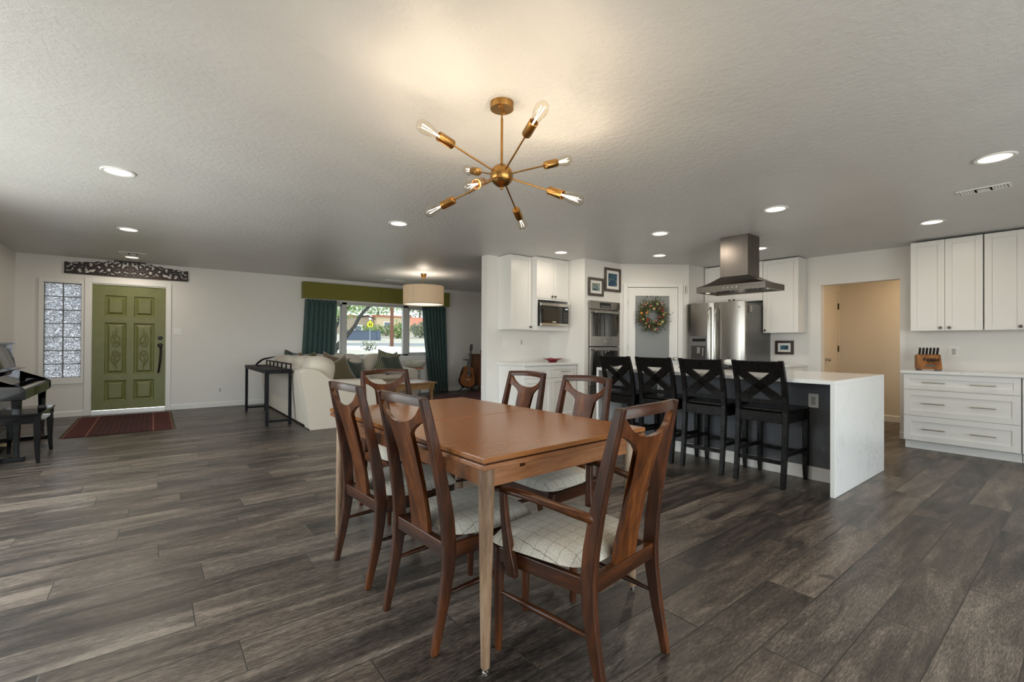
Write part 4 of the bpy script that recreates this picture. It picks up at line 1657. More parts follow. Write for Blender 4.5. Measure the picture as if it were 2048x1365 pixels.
# fridge
t = thing('refrigerator', 'stainless french door refrigerator with water dispenser', 'refrigerator', (6.62, 4.022, 0), -90)
W_ = 0.914
B().box(0.006, W_ - 0.006, 0.075, 0.85, 0.02, 1.775).build('case', noisy('fridge_side_grey', srgb(96, 96, 94), srgb(104, 104, 102), 50, 0.35, 0, 0.4), t)


def fdoor(x0, x1, z0, z1, nm):
    b = B()
    n = 10
    rings = []
    for i in range(n + 1):
        x = x0 + (x1 - x0) * i / n
        u = 2 * i / n - 1
        y = 0.004 + 0.014 * u * u + (0.008 if abs(u) > 0.99 else 0)
        rings.append([(x, y, z0), (x, 0.072, z0), (x, 0.072, z1), (x, y, z1)])
    b.loft(rings)
    return b.build(nm, STEEL, t, smooth=40)


d1_ = fdoor(0.003, W_ / 2 - 0.004, 0.66, 1.81, 'door')
d2_ = fdoor(W_ / 2 + 0.004, W_ - 0.003, 0.66, 1.81, 'door')
d3_ = fdoor(0.003, W_ - 0.003, 0.06, 0.65, 'freezer_drawer')
for o, s in ((d1_, -1), (d2_, 1)):
    b = B()
    xx = W_ / 2 + s * 0.052
    pts = [(xx, 0.01, 0.76), (xx, -0.04, 0.79), (xx, -0.055, 0.95), (xx, -0.060, 1.25), (xx, -0.055, 1.55), (xx, -0.04, 1.71), (xx, 0.01, 1.74)]
    b.tube(pts, [0.012, 0.013, 0.014, 0.014, 0.014, 0.013, 0.012], 12)
    b.build('handle', STEELH, o, smooth=60)
b = B()
b.tube([(0.12, 0.01, 0.58), (0.14, -0.05, 0.58), (W_ - 0.14, -0.05, 0.58), (W_ - 0.12, 0.01, 0.58)], 0.013, 12)
b.build('handle', STEELH, d3_, smooth=60)
b = B()
b.box(0.075, 0.355, -0.002, 0.03, 0.92, 1.31)
q_ = b.build('dispenser', plain('dispenser_grey', (0.22, 0.22, 0.22), 0.35, 0.7), d1_, bevel=0.004)
B().box(0.12, 0.335, -0.004, -0.002, 1.225, 1.27).build('display', plain('dispenser_black', (0.008, 0.008, 0.008), 0.15), q_)
B().box(0.10, 0.335, -0.004, -0.002, 0.935, 1.16).build('recess', plain('dispenser_recess', (0.05, 0.045, 0.04), 0.3), q_)
b = B()
b.box(0.20, 0.25, -0.016, -0.004, 1.04, 1.14)
b.box(0.285, 0.305, -0.014, -0.004, 1.0, 1.13)
b.build('paddle', CHROME, q_, bevel=0.003)
B().lathe([(0.012, 0), (0.012, 0.003)], 14, (W_ - 0.075, 0.010, 1.725), Matrix.Rotation(R(90), 4, 'X')).build('badge', CHROME, d2_)
for x in (0.06, W_ - 0.14):
    B().box(x, x + 0.08, 0.03, 0.18, 1.776, 1.822).build('hinge_cover', plain('hinge_grey', (0.16, 0.15, 0.14), 0.4), t, bevel=0.006)
B().box(0.02, W_ - 0.02, 0.07, 0.12, 0.0, 0.06).build('kick_plate', BLACKM, t)
t2 = thing('fridge_magnet', 'small grey clip holder on the side of the fridge', 'magnet', (6.80, 3.114 - 0.012 + 0.012, 1.70), 0)
B().box(-0.035, 0.035, -0.018, 0.0, -0.055, 0.055).build('holder', plain('magnet_grey', (0.16, 0.15, 0.14), 0.4), t2, bevel=0.004)
B().box(-0.028, 0.028, -0.022, -0.018, -0.045, 0.045).build('face', plain('magnet_face', (0.30, 0.28, 0.26), 0.4), t2, bevel=0.003)


# ------------------------------------------------------------------ pictures
def picture(label, loc, rotz, w, h, fr, mat_w, frame_mat, art, loc_name='framed_picture', group=None):
    t = thing(loc_name, label, 'picture', loc, rotz, group)
    b = B()
    for a in ((0, w, 0, fr), (0, w, h - fr, h), (0, fr, fr, h - fr), (w - fr, w, fr, h - fr)):
        b.box(a[0], a[1], -0.022, 0, a[2], a[3])
    b.build('frame', frame_mat, t, bevel=0.003)
    B().box(fr, w - fr, -0.010, -0.002, fr, h - fr).build('mount', plain('picture_mount', (0.80, 0.79, 0.76), 0.6), t)
    m = fr + mat_w
    B().box(m, w - m, -0.0115, -0.010, m, h - m).build('print', art, t)
    return t


WEATHER = wood('weathered_frame', srgb(52, 46, 42), srgb(76, 68, 62), srgb(98, 90, 82), 'x', 14, 0.5)
DKFRAME = wood('dark_brown_frame', srgb(34, 20, 14), srgb(50, 30, 22), srgb(68, 42, 30), 'x', 12, 0.4)
picture('smaller framed landscape print above the wall oven, left of the taller one', (5.130, 4.722, 1.908), -0.9, 0.335, 0.277, 0.040, 0.042, WEATHER,
        m_art('print_coast', [srgb(20, 40, 30), srgb(40, 84, 96), srgb(190, 200, 196), srgb(30, 60, 50), srgb(190, 120, 40)], 16))
picture('taller framed print with blue and orange shapes above the wall oven', (5.490, 4.716, 2.000), -0.9, 0.375, 0.368, 0.040, 0.045, WEATHER,
        m_art('print_garden', [srgb(20, 40, 30), srgb(30, 60, 110), srgb(40, 84, 60), srgb(60, 100, 150), srgb(226, 170, 90)], 15))
picture('small dark framed print on the wall right of the fridge', (XR, 3.041, 1.037), -90, 0.254, 0.207, 0.036, 0.036, DKFRAME,
        m_art('print_hill', [srgb(30, 44, 40), srgb(70, 120, 150), srgb(60, 80, 60)], 14))

# ------------------------------------------------------------------ wreath on the pantry door
c_ = DA + DT * 0.506 + DN * 0.012 + Vector((0, 0, 1.635))
t = thing('wreath', 'round wildflower wreath hanging on the pantry door', 'wreath', c_)
t.matrix_world = Matrix(((DT.x, -DN.x, 0, c_.x), (DT.y, -DN.y, 0, c_.y), (0, 0, 1, c_.z), (0, 0, 0, 1)))
TWIG = plain('twig_brown', (0.07, 0.05, 0.03), 0.8)
LEAF = noisy('wreath_leaf', srgb(54, 62, 34), srgb(98, 104, 60), 40, 0.6)
b = B()
for k in range(5):
    pts = []
    for i in range(49):
        a = 2 * math.pi * i / 48
        r_ = 0.155 + 0.022 * math.sin(3 * a + k * 1.3) + 0.01 * math.cos(7 * a + k)
        pts.append((r_ * math.cos(a), -0.030 + 0.018 * math.sin(5 * a + k * 2), r_ * math.sin(a)))
    b.tube(pts, 0.007, 6)
b.build('twig_ring', TWIG, t, smooth=50)
b = B()
rw = random.Random(3)
for i in range(1100):
    a = rw.uniform(0, 2 * math.pi)
    r_ = min(0.285, max(0.075, rw.gauss(0.160, 0.052)))
    p = Vector((r_ * math.cos(a), rw.uniform(-0.085, -0.012), r_ * math.sin(a)))
    da = a + rw.gauss(0, 0.9)
    d_ = Vector((math.cos(da), rw.uniform(-0.5, 0.2), math.sin(da))).normalized()
    s_ = d_.cross(Vector((rw.uniform(-1, 1), rw.uniform(-1, 1), rw.uniform(-1, 1)))).normalized()
    ln = rw.uniform(0.02, 0.06)
    wd = rw.uniform(0.004, 0.011)
    vs = [b.bm.verts.new(p), b.bm.verts.new(p + d_ * ln * 0.5 + s_ * wd), b.bm.verts.new(p + d_ * ln), b.bm.verts.new(p + d_ * ln * 0.5 - s_ * wd)]
    b.bm.faces.new(vs)
b.build('foliage', LEAF, t)
b = B()
for i in range(150):
    a = rw.uniform(0, 2 * math.pi)
    r_ = rw.uniform(0.16, 0.20)
    ln = rw.uniform(0.05, 0.15)
    da = a + rw.gauss(0, 0.35)
    p0 = Vector((r_ * math.cos(a), -0.03, r_ * math.sin(a)))
    p1 = p0 + Vector((math.cos(da) * ln, rw.uniform(-0.03, 0.01), math.sin(da) * ln))
    p1.y = min(p1.y, -0.004)
    b.tube([p0, p1], [0.0018, 0.0007], 4)
b.build('twigs', TWIG, t)
FL = [plain('petal_pink', srgb(206, 120, 124), 0.7), plain('petal_red', srgb(176, 40, 48), 0.7), plain('petal_cream', srgb(220, 210, 150), 0.7), plain('petal_magenta', srgb(150, 34, 80), 0.7), plain('petal_orange', srgb(226, 160, 60), 0.7), plain('petal_pale', srgb(196, 200, 140), 0.7)]
fmesh = []
for k, m_ in enumerate(FL):
    b = B()
    for q in range(6):
        a = q * math.pi / 3
        d_ = Vector((math.cos(a), -0.35, math.sin(a)))
        s_ = Vector((-math.sin(a), 0, math.cos(a)))
        vs = [Vector((0, 0, 0)), d_ * 0.5 + s_ * 0.35, d_ * 1.0, d_ * 0.5 - s_ * 0.35]
        b.bm.faces.new([b.bm.verts.new(v * 0.022) for v in vs])
    b.sphere((0, -0.004, 0), 0.006, nu=8, nv=5)
    me_ob = b.build('flower', m_, t)
    fmesh.append(me_ob)
spots = []
for i in range(44):
    a = 2 * math.pi * i / 44 + rw.uniform(-0.1, 0.1)
    spots.append((a, rw.uniform(0.09, 0.235), rw.choice((0, 0, 1, 1, 2, 2, 3, 4, 5, 5))))
used = set()
for a, r_, k in spots:
    if k not in used:
        o = fmesh[k]
        used.add(k)
    else:
        o = fmesh[k].copy()
        COL.objects.link(o)
    o.location = (r_ * math.cos(a), -0.085 + rw.uniform(-0.01, 0.03), r_ * math.sin(a))
    o.rotation_euler = (rw.uniform(-0.5, 0.5), rw.uniform(0, 6), rw.uniform(-0.5, 0.5))
    s_ = rw.uniform(0.55, 1.2)
    o.scale = (s_, s_, s_)
for k in range(6):
    if k not in used:
        fmesh[k].location = (0.15, -0.08, 0.02 * k)

# ------------------------------------------------------------------ things on the counters
t = thing('serving_dish', 'shallow red scalloped dish on the coffee counter', 'dish', (4.82, 5.15, 0.900))
RED = plain('red_glaze', (0.26, 0.012, 0.016), 0.12, Coat_Weight=0.5)
b = B()
n = 32
rings = []
for r_, z, sc in ((0.055, 0.0, 0), (0.075, 0.012, 0), (0.115, 0.028, 0.3), (0.155, 0.036, 1.0), (0.150, 0.032, 1.0), (0.11, 0.023, 0.3), (0.06, 0.010, 0)):
    rings.append([((r_ * (1 + 0.10 * sc * math.cos(6 * a))) * math.cos(a), (r_ * (1 + 0.10 * sc * math.cos(6 * a))) * math.sin(a), z * 1.55 + 0.006 * sc * math.cos(6 * a)) for a in [2 * math.pi * i / n for i in range(n)]])
b.loft(rings)
b.build('bowl', RED, t, smooth=50)

t = thing('knife_block', 'wooden knife block with sloped front on the right countertop', 'knife block', (7.045, 1.20, 0.8945), -68)
b = B()
b.prism([(-0.02, 0.012), (0.16, 0.012), (0.16, 0.17), (0.075, 0.185), (0.06, 0.178)], -0.105, 0.105, 'yz')
blk = b.build('block', BLOCKW, t, bevel=0.004)
for x in (-0.085, 0.085):
    for y in (0.0, 0.14):
        B().box(x - 0.012, x + 0.012, y - 0.008, y + 0.012, 0, 0.0125).build('foot', BLACKM, t)
b = B()
b.box(-0.04, 0.04, -0.006, 0.004, 0.045, 0.062)
b.transform(Matrix.Rotation(R(0), 4, 'X'))
b.build('steak_slot_plate', BLACKM, t)
KNB = plain('knife_handle_black', (0.01, 0.01, 0.011), 0.3)
BLADE = plain('knife_steel', (0.6, 0.6, 0.6), 0.2, 1.0)
mw = Matrix.Translation((7.045, 1.20, 0.8945)) @ Matrix.Rotation(R(-68), 4, 'Z')
kn = thing('kitchen_knife', 'leftmost black handled knife in the block', 'knife', group='knives in the block')
b = B()
b.beam((0, 0, 0), (0, 0, 0.085), 0.020, 0.026, (0, 1, 0))
b.build('handle', KNB, kn, bevel=0.005)
B().box(-0.0105, 0.0105, -0.0135, 0.0135, -0.004, 0.004).build('bolster', BLADE, kn)
tilt = Matrix.Rotation(R(26), 4, 'X')
ords = ['leftmost black handled knife in the block', 'second knife handle from the left in the block', 'third knife handle from the left in the block', 'middle right knife handle in the block', 'second knife handle from the right in the block', 'rightmost black handled knife in the block']
for i in range(6):
    o = kn if i == 0 else copy_tree(kn)
    x = -0.078 + i * 0.0312
    o.matrix_world = mw @ Matrix.Translation((x, 0.083, 0.183)) @ tilt
    o['label'] = ords[i]
for i, (x, z, lab) in enumerate(((-0.05, 0.118, 'short knife low on the left of the block face'), (0.07, 0.112, 'short knife low on the right of the block face'))):
    o = copy_tree(kn)
    o.matrix_world = mw @ Matrix.Translation((x, 0.028, z)) @ Matrix.Rotation(R(62), 4, 'X') @ Matrix.Scale(0.62, 4)
    o['label'] = lab
sc = thing('kitchen_scissors', 'black handled kitchen scissors in the middle of the knife block', 'scissors')
for s in (-1, 1):
    b = B()
    pts = [(s * 0.020 + 0.017 * math.cos(a), 0, 0.035 + 0.026 * math.sin(a)) for a in [2 * math.pi * i / 16 for i in range(17)]]
    b.tube(pts, 0.0065, 8, caps=False)
    b.build('handle_loop', KNB, sc, smooth=60)
B().box(-0.012, 0.012, -0.003, 0.003, -0.006, 0.012).build('blade', BLADE, sc)
sc.matrix_world = mw @ Matrix.Translation((0.008, 0.016, 0.102)) @ Matrix.Rotation(R(58), 4, 'X')

# ------------------------------------------------------------------ dining chandelier
CX, CY = 1.428, 1.92
CZ = 2.056
t = thing('chandelier', 'brass sputnik chandelier with eight filament bulbs over the dining table', 'chandelier', (CX, CY, 0))
top_ = zc(CY)
B().lathe([(0.060, top_ - 0.034), (0.061, top_ - 0.03), (0.061, top_ + 0.004)], 32, (0, 0, 0)).build('canopy', BRASS, t, smooth=40)
b = B()
for a in (0.6, 0.6 + math.pi):
    b.sphere((0.04 * math.cos(a), 0.04 * math.sin(a), top_ - 0.037), 0.007, nu=10, nv=6)
b.build('canopy_screw', BRASS, t, smooth=60)
b = B()
b.lathe([(0.0048, top_ - 0.09), (0.0048, top_ - 0.03)], 12)
b.lathe([(0.0068, CZ + 0.05), (0.0068, top_ - 0.085), (0.005, top_ - 0.08)], 14)
b.build('stem', BRASS, t, smooth=40)
b = B()
b.sphere((0, 0, CZ), 0.060, nu=28, nv=18)
b.build('hub', BRASS, t, smooth=70)
B().sphere((0, 0, CZ - 0.066), 0.009, nu=12, nv=8).build('finial', BRASS, t, smooth=70)
Rv = Vector((math.sin(yaw), -math.cos(yaw), 0))
Fv = Vector((math.cos(yaw), math.sin(yaw), 0))
bulbs = [(-0.380, 0.241, -1), (0.208, 0.332, -1), (0.319, 0.078, 1), (0.379, -0.117, -1), (0.097, -0.248, 1), (-0.358, -0.182, 1), (-0.145, -0.054, -1), (-0.178, 0.027, 1)]
LB = 0.445
DD = 2.392
for rx, uz, sg in bulbs:
    d_ = 0.0
    for it in range(30):
        f_ = 1 + d_ / DD
        h = math.hypot(rx * f_, uz * f_ + (CZ - 1.18) * (f_ - 1))
        d_ = 0.5 * d_ + 0.5 * sg * math.sqrt(max(0.0004, LB * LB - h * h))
    f_ = 1 + d_ / DD
    v = Rv * (rx * f_) + Vector((0, 0, uz * f_ + (CZ - 1.18) * (f_ - 1))) + Fv * d_
    v = v.normalized()
    z_ = v
    x_ = z_.cross(Vector((0, 0, 1))).normalized()
    y_ = z_.cross(x_)
    M = Matrix(((x_.x, y_.x, z_.x, 0), (x_.y, y_.y, z_.y, 0), (x_.z, y_.z, z_.z, CZ), (0, 0, 0, 1)))
    b = B()
    b.lathe([(0.0045, 0.04), (0.0045, 0.305)], 10)
    b.transform(M)
    arm = b.build('arm', BRASS, t, smooth=40)
    b = B()
    b.lathe([(0.006, 0.300), (0.020, 0.303), (0.0225, 0.308), (0.0225, 0.386), (0.0185, 0.386), (0.0185, 0.34)], 20, caps=False)
    b.transform(M)
    b.build('socket', BRASS, arm, smooth=40)
    b = B()
    b.lathe([(0.014, 0.37), (0.0155, 0.388), (0.021, 0.41), (0.0275, 0.435), (0.031, 0.457), (0.030, 0.474), (0.024, 0.490), (0.012, 0.4995), (0.0005, 0.501)], 20, caps=False)
    b.transform(M)
    b.build('bulb', BULBG, arm, smooth=80)
    b = B()
    for q in range(4):
        a = q * math.pi / 2
        b.tube([(0.0045 * math.cos(a), 0.0045 * math.sin(a), 0.405), (0.010 * math.cos(a + 0.5), 0.010 * math.sin(a + 0.5), 0.475)], 0.0010, 6)
    b.tube([(0, 0, 0.37), (0, 0, 0.41)], 0.004, 8)
    b.transform(M)
    b.build('filament', FILAMENT, arm)
    l = bpy.data.lights.new('bulb_light', 'POINT')
    l.energy = BULB
    l.color = (1.0, 0.82, 0.60)
    l.shadow_soft_size = 0.012
    lo = bpy.data.objects.new('bulb_light', l)
    COL.objects.link(lo)
    lo.parent = arm
    lo.location = M @ Vector((0, 0, 0.455))

# ------------------------------------------------------------------ drum pendant
PX, PY = 4.02, 7.85
t = thing('drum_pendant', 'large off-white drum pendant lamp hanging in the living room', 'pendant lamp', (PX, PY, 0))
zt_ = zc(PY)
B().lathe([(0.030, zt_ - 0.085), (0.034, zt_ - 0.08), (0.060, zt_ - 0.002), (0.060, zt_ + 0.003)], 24).build('canopy', BRASS, t, smooth=40)
B().lathe([(0.006, 2.08), (0.006, zt_ - 0.08)], 10).build('stem', BRASS, t, smooth=40)
b = B()
RS, Z0, Z1 = 0.378, 1.906, 2.247
b.lathe([(RS, Z0), (RS, Z1), (RS - 0.004, Z1), (RS - 0.004, Z0)], 64, caps=False)
sh = b.build('lamp_shade', SHADE, t, smooth=40)
a = math.radians(214)
M_ = Matrix.Rotation(a, 4, 'Z')
b = B()
b.box(RS - 0.002, RS + 0.0015, -0.002, 0.002, Z0, Z1)
b.transform(M_)
b.build('seam', plain('seam_tan', (0.40, 0.34, 0.26), 0.8), sh)
b = B()
for z in (Z0, Z1):
    b.lathe([(RS + 0.001, z - 0.004), (RS + 0.001, z + 0.004), (RS - 0.005, z + 0.004), (RS - 0.005, z - 0.004)], 64, caps=False)
b.build('hem', SHADE, sh, smooth=40)
B().lathe([(0.0005, Z0 + 0.012), (RS - 0.006, Z0 + 0.012), (RS - 0.006, Z0 + 0.016), (0.0005, Z0 + 0.016)], 64, caps=False).build('diffuser', SHADEIN, t)
l = bpy.data.lights.new('pendant_light', 'POINT')
l.energy = 11
l.color = (1.0, 0.88, 0.74)
l.shadow_soft_size = 0.08
lo = bpy.data.objects.new('pendant_light', l)
COL.objects.link(lo)
lo.parent = t
lo.location = (0, 0, 2.12)

# ------------------------------------------------------------------ carved panel over the door
t = thing('carved_panel', 'dark openwork carved wooden panel on the wall above the green door', 'wall decor', (-1.087, YF, 2.243))
PL, NX = 1.574, 170
NZ = 26
rc = random.Random(11)
import mathutils.noise as mn


def ptop(u):
    """height of the silhouette along the panel, u 0..1, mirrored about the middle"""
    s = abs(u - 0.5) * 2
    if s < 0.26:
        return 0.262
    if s < 0.36:
        return 0.244 if s > 0.28 else 0.225
    if s < 0.94:
        return 0.228 - 0.05 * (s - 0.36) / 0.58 + 0.007 * math.sin(s * 40)
    return 0.188


cells = {}
for i in range(NX):
    u = (i + 0.5) / NX
    s = abs(u - 0.5) * 2
    tp = ptop(u)
    for j in range(NZ):
        z = (j + 0.5) / NZ * 0.265
        if z > tp:
            continue
        edge = z < 0.030 or z > tp - 0.014 or s > 0.975 or s < 0.028
        x = s * PL / 2
        q = mn.noise(Vector((x * 22, z * 34, 3.3))) + 0.5 * mn.noise(Vector((x * 50, z * 60, 9.1)))
        if edge or abs(q) < 0.20 or q < -0.12:
            cells[(i, j)] = 0.5 + 0.5 * q
bmc = B()
cw, ch_ = PL / NX, 0.265 / NZ
vc = {}


def cv(i, j, k):
    if (i, j, k) not in vc:
        vc[(i, j, k)] = bmc.bm.verts.new((i * cw, -0.022 if k == 0 else -0.001, j * ch_))
    return vc[(i, j, k)]


for (i, j) in cells:
    bmc.bm.faces.new((cv(i, j, 0), cv(i + 1, j, 0), cv(i + 1, j + 1, 0), cv(i, j + 1, 0)))
    bmc.bm.faces.new((cv(i, j, 1), cv(i, j + 1, 1), cv(i + 1, j + 1, 1), cv(i + 1, j, 1)))
    for di, dj, e in ((-1, 0, ((0, 0), (0, 1))), (1, 0, ((1, 0), (1, 1))), (0, -1, ((0, 0), (1, 0))), (0, 1, ((0, 1), (1, 1)))):
        if (i + di, j + dj) not in cells:
            a_, c_ = e
            bmc.bm.faces.new((cv(i + a_[0], j + a_[1], 0), cv(i + c_[0], j + c_[1], 0), cv(i + c_[0], j + c_[1], 1), cv(i + a_[0], j + a_[1], 1)))
o = bmc.build('fretwork', CARVED, t)
sm = o.modifiers.new('smooth', 'SMOOTH')
sm.factor = 0.5
sm.iterations = 3
B().box(0.0, PL, -0.028, -0.001, 0.0, 0.022).build('bottom_rail', CARVED, t, bevel=0.003)
for x in (0.0, PL / 2 - 0.02, PL - 0.02):
    B().box(x, x + (0.04 if 0.1 < x < 1.2 else 0.02), -0.028, -0.001, 0.022, 0.18 if x < 0.1 or x > 1.2 else 0.258).build('post', CARVED, t, bevel=0.003)

# ------------------------------------------------------------------ rugs
t = thing('door_mat', 'small red patterned rug in front of the green door', 'rug', (-0.312, 8.69, 0), 0)
DM = m_rug('red_mat', srgb(78, 24, 22), srgb(34, 14, 14), srgb(138, 92, 74), 18, (0.30, (0.33, 0.54)))
B().box(-0.545, 0.545, -0.965, 0.965, 0, 0.008).build('pile', DM, t, bevel=0.003)
b = B()
for i in range(70):
    y = -0.955 + i * 0.0277
    for s in (-1, 1):
        b.box(min(s * 0.545, s * 0.575), max(s * 0.545, s * 0.575), y - 0.004, y + 0.006, 0, 0.004)
b.build('fringe', plain('fringe_wool', srgb(90, 80, 62), 0.9), t)
t = thing('area_rug', 'large red Persian style rug under the coffee table', 'rug', (4.55, 7.95, 0), 0)
RU = m_rug('persian_rug', srgb(96, 44, 42), srgb(54, 34, 40), srgb(168, 134, 112), 13)
B().box(-1.85, 1.85, -1.17, 1.17, 0, 0.010).build('pile', RU, t, bevel=0.004)
b = B()
for i in range(80):
    y = -1.16 + i * 0.0292
    for s in (-1, 1):
        b.box(min(s * 1.85, s * 1.89), max(s * 1.85, s * 1.89), y - 0.004, y + 0.006, 0, 0.004)
b.build('fringe', plain('fringe_wool', srgb(90, 80, 62), 0.9), t)

# ------------------------------------------------------------------ sofa, console and cushions


def puff(name, w, h, th, mat, parent=None, label=None, corner=3.0, pinch=0.0):
    """soft cushion standing in the xz plane, thickness along y, base at z=0"""
    b = B()
    n = 16

    def f(u, v, s):
        a, c = 2 * u - 1, 2 * v - 1
        r_ = (abs(a) ** corner + abs(c) ** corner) ** (1 / corner)
        m = max(abs(a), abs(c))
        q = m / r_ if r_ > 0 else 1
        a2, c2 = a * q, c * q
        if pinch:
            a2 = a * (1 - pinch * (1 - abs(c) ** 2) * abs(a))
            c2 = c * (1 - pinch * (1 - abs(a) ** 2) * abs(c))
        e = (1 - min(1, m) ** (4.5 if not pinch else 2.6)) ** 0.5 if m < 1 else 0
        return (a2 * w / 2, s * e * th / 2, h / 2 + c2 * h / 2)
    b.grid(lambda u, v: f(u, v, 1), n, n)
    b.grid(lambda u, v: f(u, v, -1), n, n)
    bmesh.ops.remove_doubles(b.bm, verts=b.bm.verts, dist=0.0006)
    return b.build(name, mat, parent, smooth=0)


t = thing('sectional_sofa', 'cream L-shaped sectional sofa under the living room window', 'sofa', (0, 0, 0))
# chaise side: back along x=1.67, facing +x
b = B()
b.box(1.70, 2.60, 6.56, 9.70, 0.02, 0.40)
b.box(2.55, 4.22, 8.82, 9.70, 0.02, 0.40)
b.build('base', SOFA, t, bevel=0.02)
b = B()
b.loft([[(1.672, y, 0.02), (1.93, y, 0.02), (1.89, y, 0.60), (1.80, y, 0.78), (1.69, y, 0.81), (1.625, y, 0.77), (1.612, y, 0.66), (1.63, y, 0.40)] for y in (6.78, 8.2, 9.70)])
b.build('back_frame', SOFA, t, bevel=0.03)
b = B()
b.loft([[(x, 9.72, 0.02), (x, 9.46, 0.02), (x, 9.48, 0.60), (x, 9.56, 0.76), (x, 9.66, 0.79), (x, 9.76, 0.74), (x, 9.77, 0.6)] for x in (1.95, 3.0, 4.20)])
b.build('back_frame', SOFA, t, bevel=0.03)
# near arm with its sloping front
b = B()
pr = [(1.672, 0.012), (2.72, 0.012), (2.73, 0.60), (2.66, 0.645), (2.0, 0.655), (1.90, 0.70), (1.80, 0.79), (1.70, 0.832), (1.60, 0.825), (1.545, 0.78), (1.555, 0.66), (1.60, 0.45)]
b.loft([[(x + (0.012 if 0 < k else 0), y, z + dz) for k, (x, z) in enumerate(pr)] for y, dz in ((6.535, -0.012), (6.55, 0.0), (6.765, 0.0), (6.78, -0.012))])
b.build('arm', SOFA, t, smooth=35)
b = B()
b.loft([[(4.16, y, 0.02), (4.38, y, 0.02), (4.40, y, 0.56), (4.36, y, 0.635), (4.27, y, 0.66), (4.18, y, 0.635), (4.14, y, 0.56)] for y in (8.80, 9.3, 9.70)])
b.build('arm', SOFA, t, bevel=0.03)
def put(o, x, y, z, rx=0, ry=0, rz=0):
    o.location = (x, y, z)
    o.rotation_euler = (R(rx), R(ry), R(rz))
    return o


# seat cushions
for cx_, cy_, w_, h_ in ((2.28, 7.265, 0.80, 0.95), (2.28, 8.24, 0.80, 0.95), (2.28, 9.12, 0.80, 0.76), (3.05, 9.10, 0.72, 0.74), (3.79, 9.10, 0.74, 0.74)):
    o = puff('seat_cushion', w_, h_, 0.18, SOFA, t, corner=7.0)
    put(o, cx_, cy_ + h_ / 2, 0.475, rx=90)
# back cushions along the left side (standing in the yz plane)
for y, h in ((6.94, 0.46), (7.60, 0.45), (8.28, 0.44), (8.93, 0.43)):
    o = puff('back_cushion', 0.60, h, 0.38, SOFA, t, corner=3.0)
    put(o, 1.84, y, 0.535, rx=10, rz=90)
# back cushions along the window
for x in (2.50, 3.10, 3.78):
    o = puff('back_cushion', 0.70, 0.43, 0.30, SOFA, t)
    put(o, x, 9.42, 0.535, rx=-10)
for x, y in ((1.75, 6.62), (2.6, 6.62), (4.25, 8.9), (4.25, 9.6), (1.75, 9.6)):
    B().box(x - 0.03, x + 0.03, y - 0.03, y + 0.03, 0, 0.03).build('foot', BLACKM, t)


def pillow(label, mat, w, x, y, z, rx, rz, ry=0, group='sofa throw pillows', th=0.17):
    t_ = thing('throw_pillow', label, 'pillow', (0, 0, 0), 0, group)
    o = puff('cover', w, w, th, mat, t_, pinch=0.16)
    # stand on one corner or on an edge
    M_ = Matrix.Translation((x, y, z)) @ Matrix.Rotation(R(rz), 4, 'Z') @ Matrix.Rotation(R(rx), 4, 'X') @ Matrix.Rotation(R(ry), 4, 'Y') @ Matrix.Translation((0, 0, 0 if not ry else -0.0))
    t_.matrix_world = M_
    return t_


pillow('brown velvet pillow tucked behind the olive one at the near end of the sofa', KHAKI, 0.50, 2.31, 7.62, 0.51, -12, 15, 14)
pillow('large olive velvet pillow at the near end of the sofa', OLIVE, 0.47, 2.35, 7.12, 0.50, -16, 16, -20)
pillow('dark green pillow half hidden behind the olive one', GREENV, 0.36, 2.62, 7.50, 0.54, -14, 24, 6)
pillow('dark olive pillow with a pointed corner at the far sofa corner', GREENV, 0.44, 2.06, 9.12, 0.60, -12, 40, 10)
pillow('brown pillow in the far sofa corner', KHAKI, 0.40, 2.20, 8.86, 0.585, -12, 50, 12)
pillow('mottled green pillow in the far sofa corner', m_fabric('leafy_green_cloth', srgb(60, 70, 34), srgb(112, 116, 60), 30, 0.1), 0.40, 2.36, 9.06, 0.60, -12, 20, -10)
pillow('green striped pillow at the right end of the sofa', STRIPE, 0.47, 3.72, 8.98, 0.565, -15, -20, 14)
pillow('dark green velvet pillow leaning in front at the right end of the sofa', GREENV, 0.43, 3.90, 8.80, 0.555, -30, 4, -6)
pillow('sage pillow behind the dark green one at the sofa arm', SAGE, 0.40, 4.02, 9.16, 0.575, -14, -12, -16)

# console table behind the sofa
t = thing('console_table', 'narrow black console table with a slatted rail behind the sofa', 'table', (1.425, 8.115, 0))
hx, hy = 0.148, 0.895
BW = noisy('black_wood', (0.008, 0.008, 0.010), (0.016, 0.016, 0.019), 40, 0.5, Specular_IOR_Level=0.1)
for sx_ in (-1, 1):
    for sy_ in (-1, 1):
        B().box(sx_ * hx - 0.019, sx_ * hx + 0.019, sy_ * hy - 0.019, sy_ * hy + 0.019, 0, 0.735).build('leg', BW, t, bevel=0.002)
B().box(-hx - 0.024, hx + 0.024, -hy - 0.024, hy + 0.024, 0.735, 0.790).build('tabletop', BW, t, bevel=0.003)
for s in (-1, 1):
    B().box(-hx + 0.019, hx - 0.019, s * hy - 0.012, s * hy + 0.012, 0.045, 0.075).build('stretcher', BW, t)
b = B()
b.box(hx - 0.004, hx + 0.018, -hy - 0.018, hy + 0.0, 0.855, 0.875)
b.build('gallery_rail', BW, t, bevel=0.002)
for i in range(7):
    y = -hy - 0.008 + i * (2 * hy - 0.01) / 6
    B().box(hx - 0.002, hx + 0.016, y - 0.010, y + 0.010, 0.789, 0.856).build('spindle', BW, t)
t = thing('driftwood_sculpture', 'dark curved branch sculpture on the far end of the console table', 'sculpture', (1.42, 8.55, 0.790))
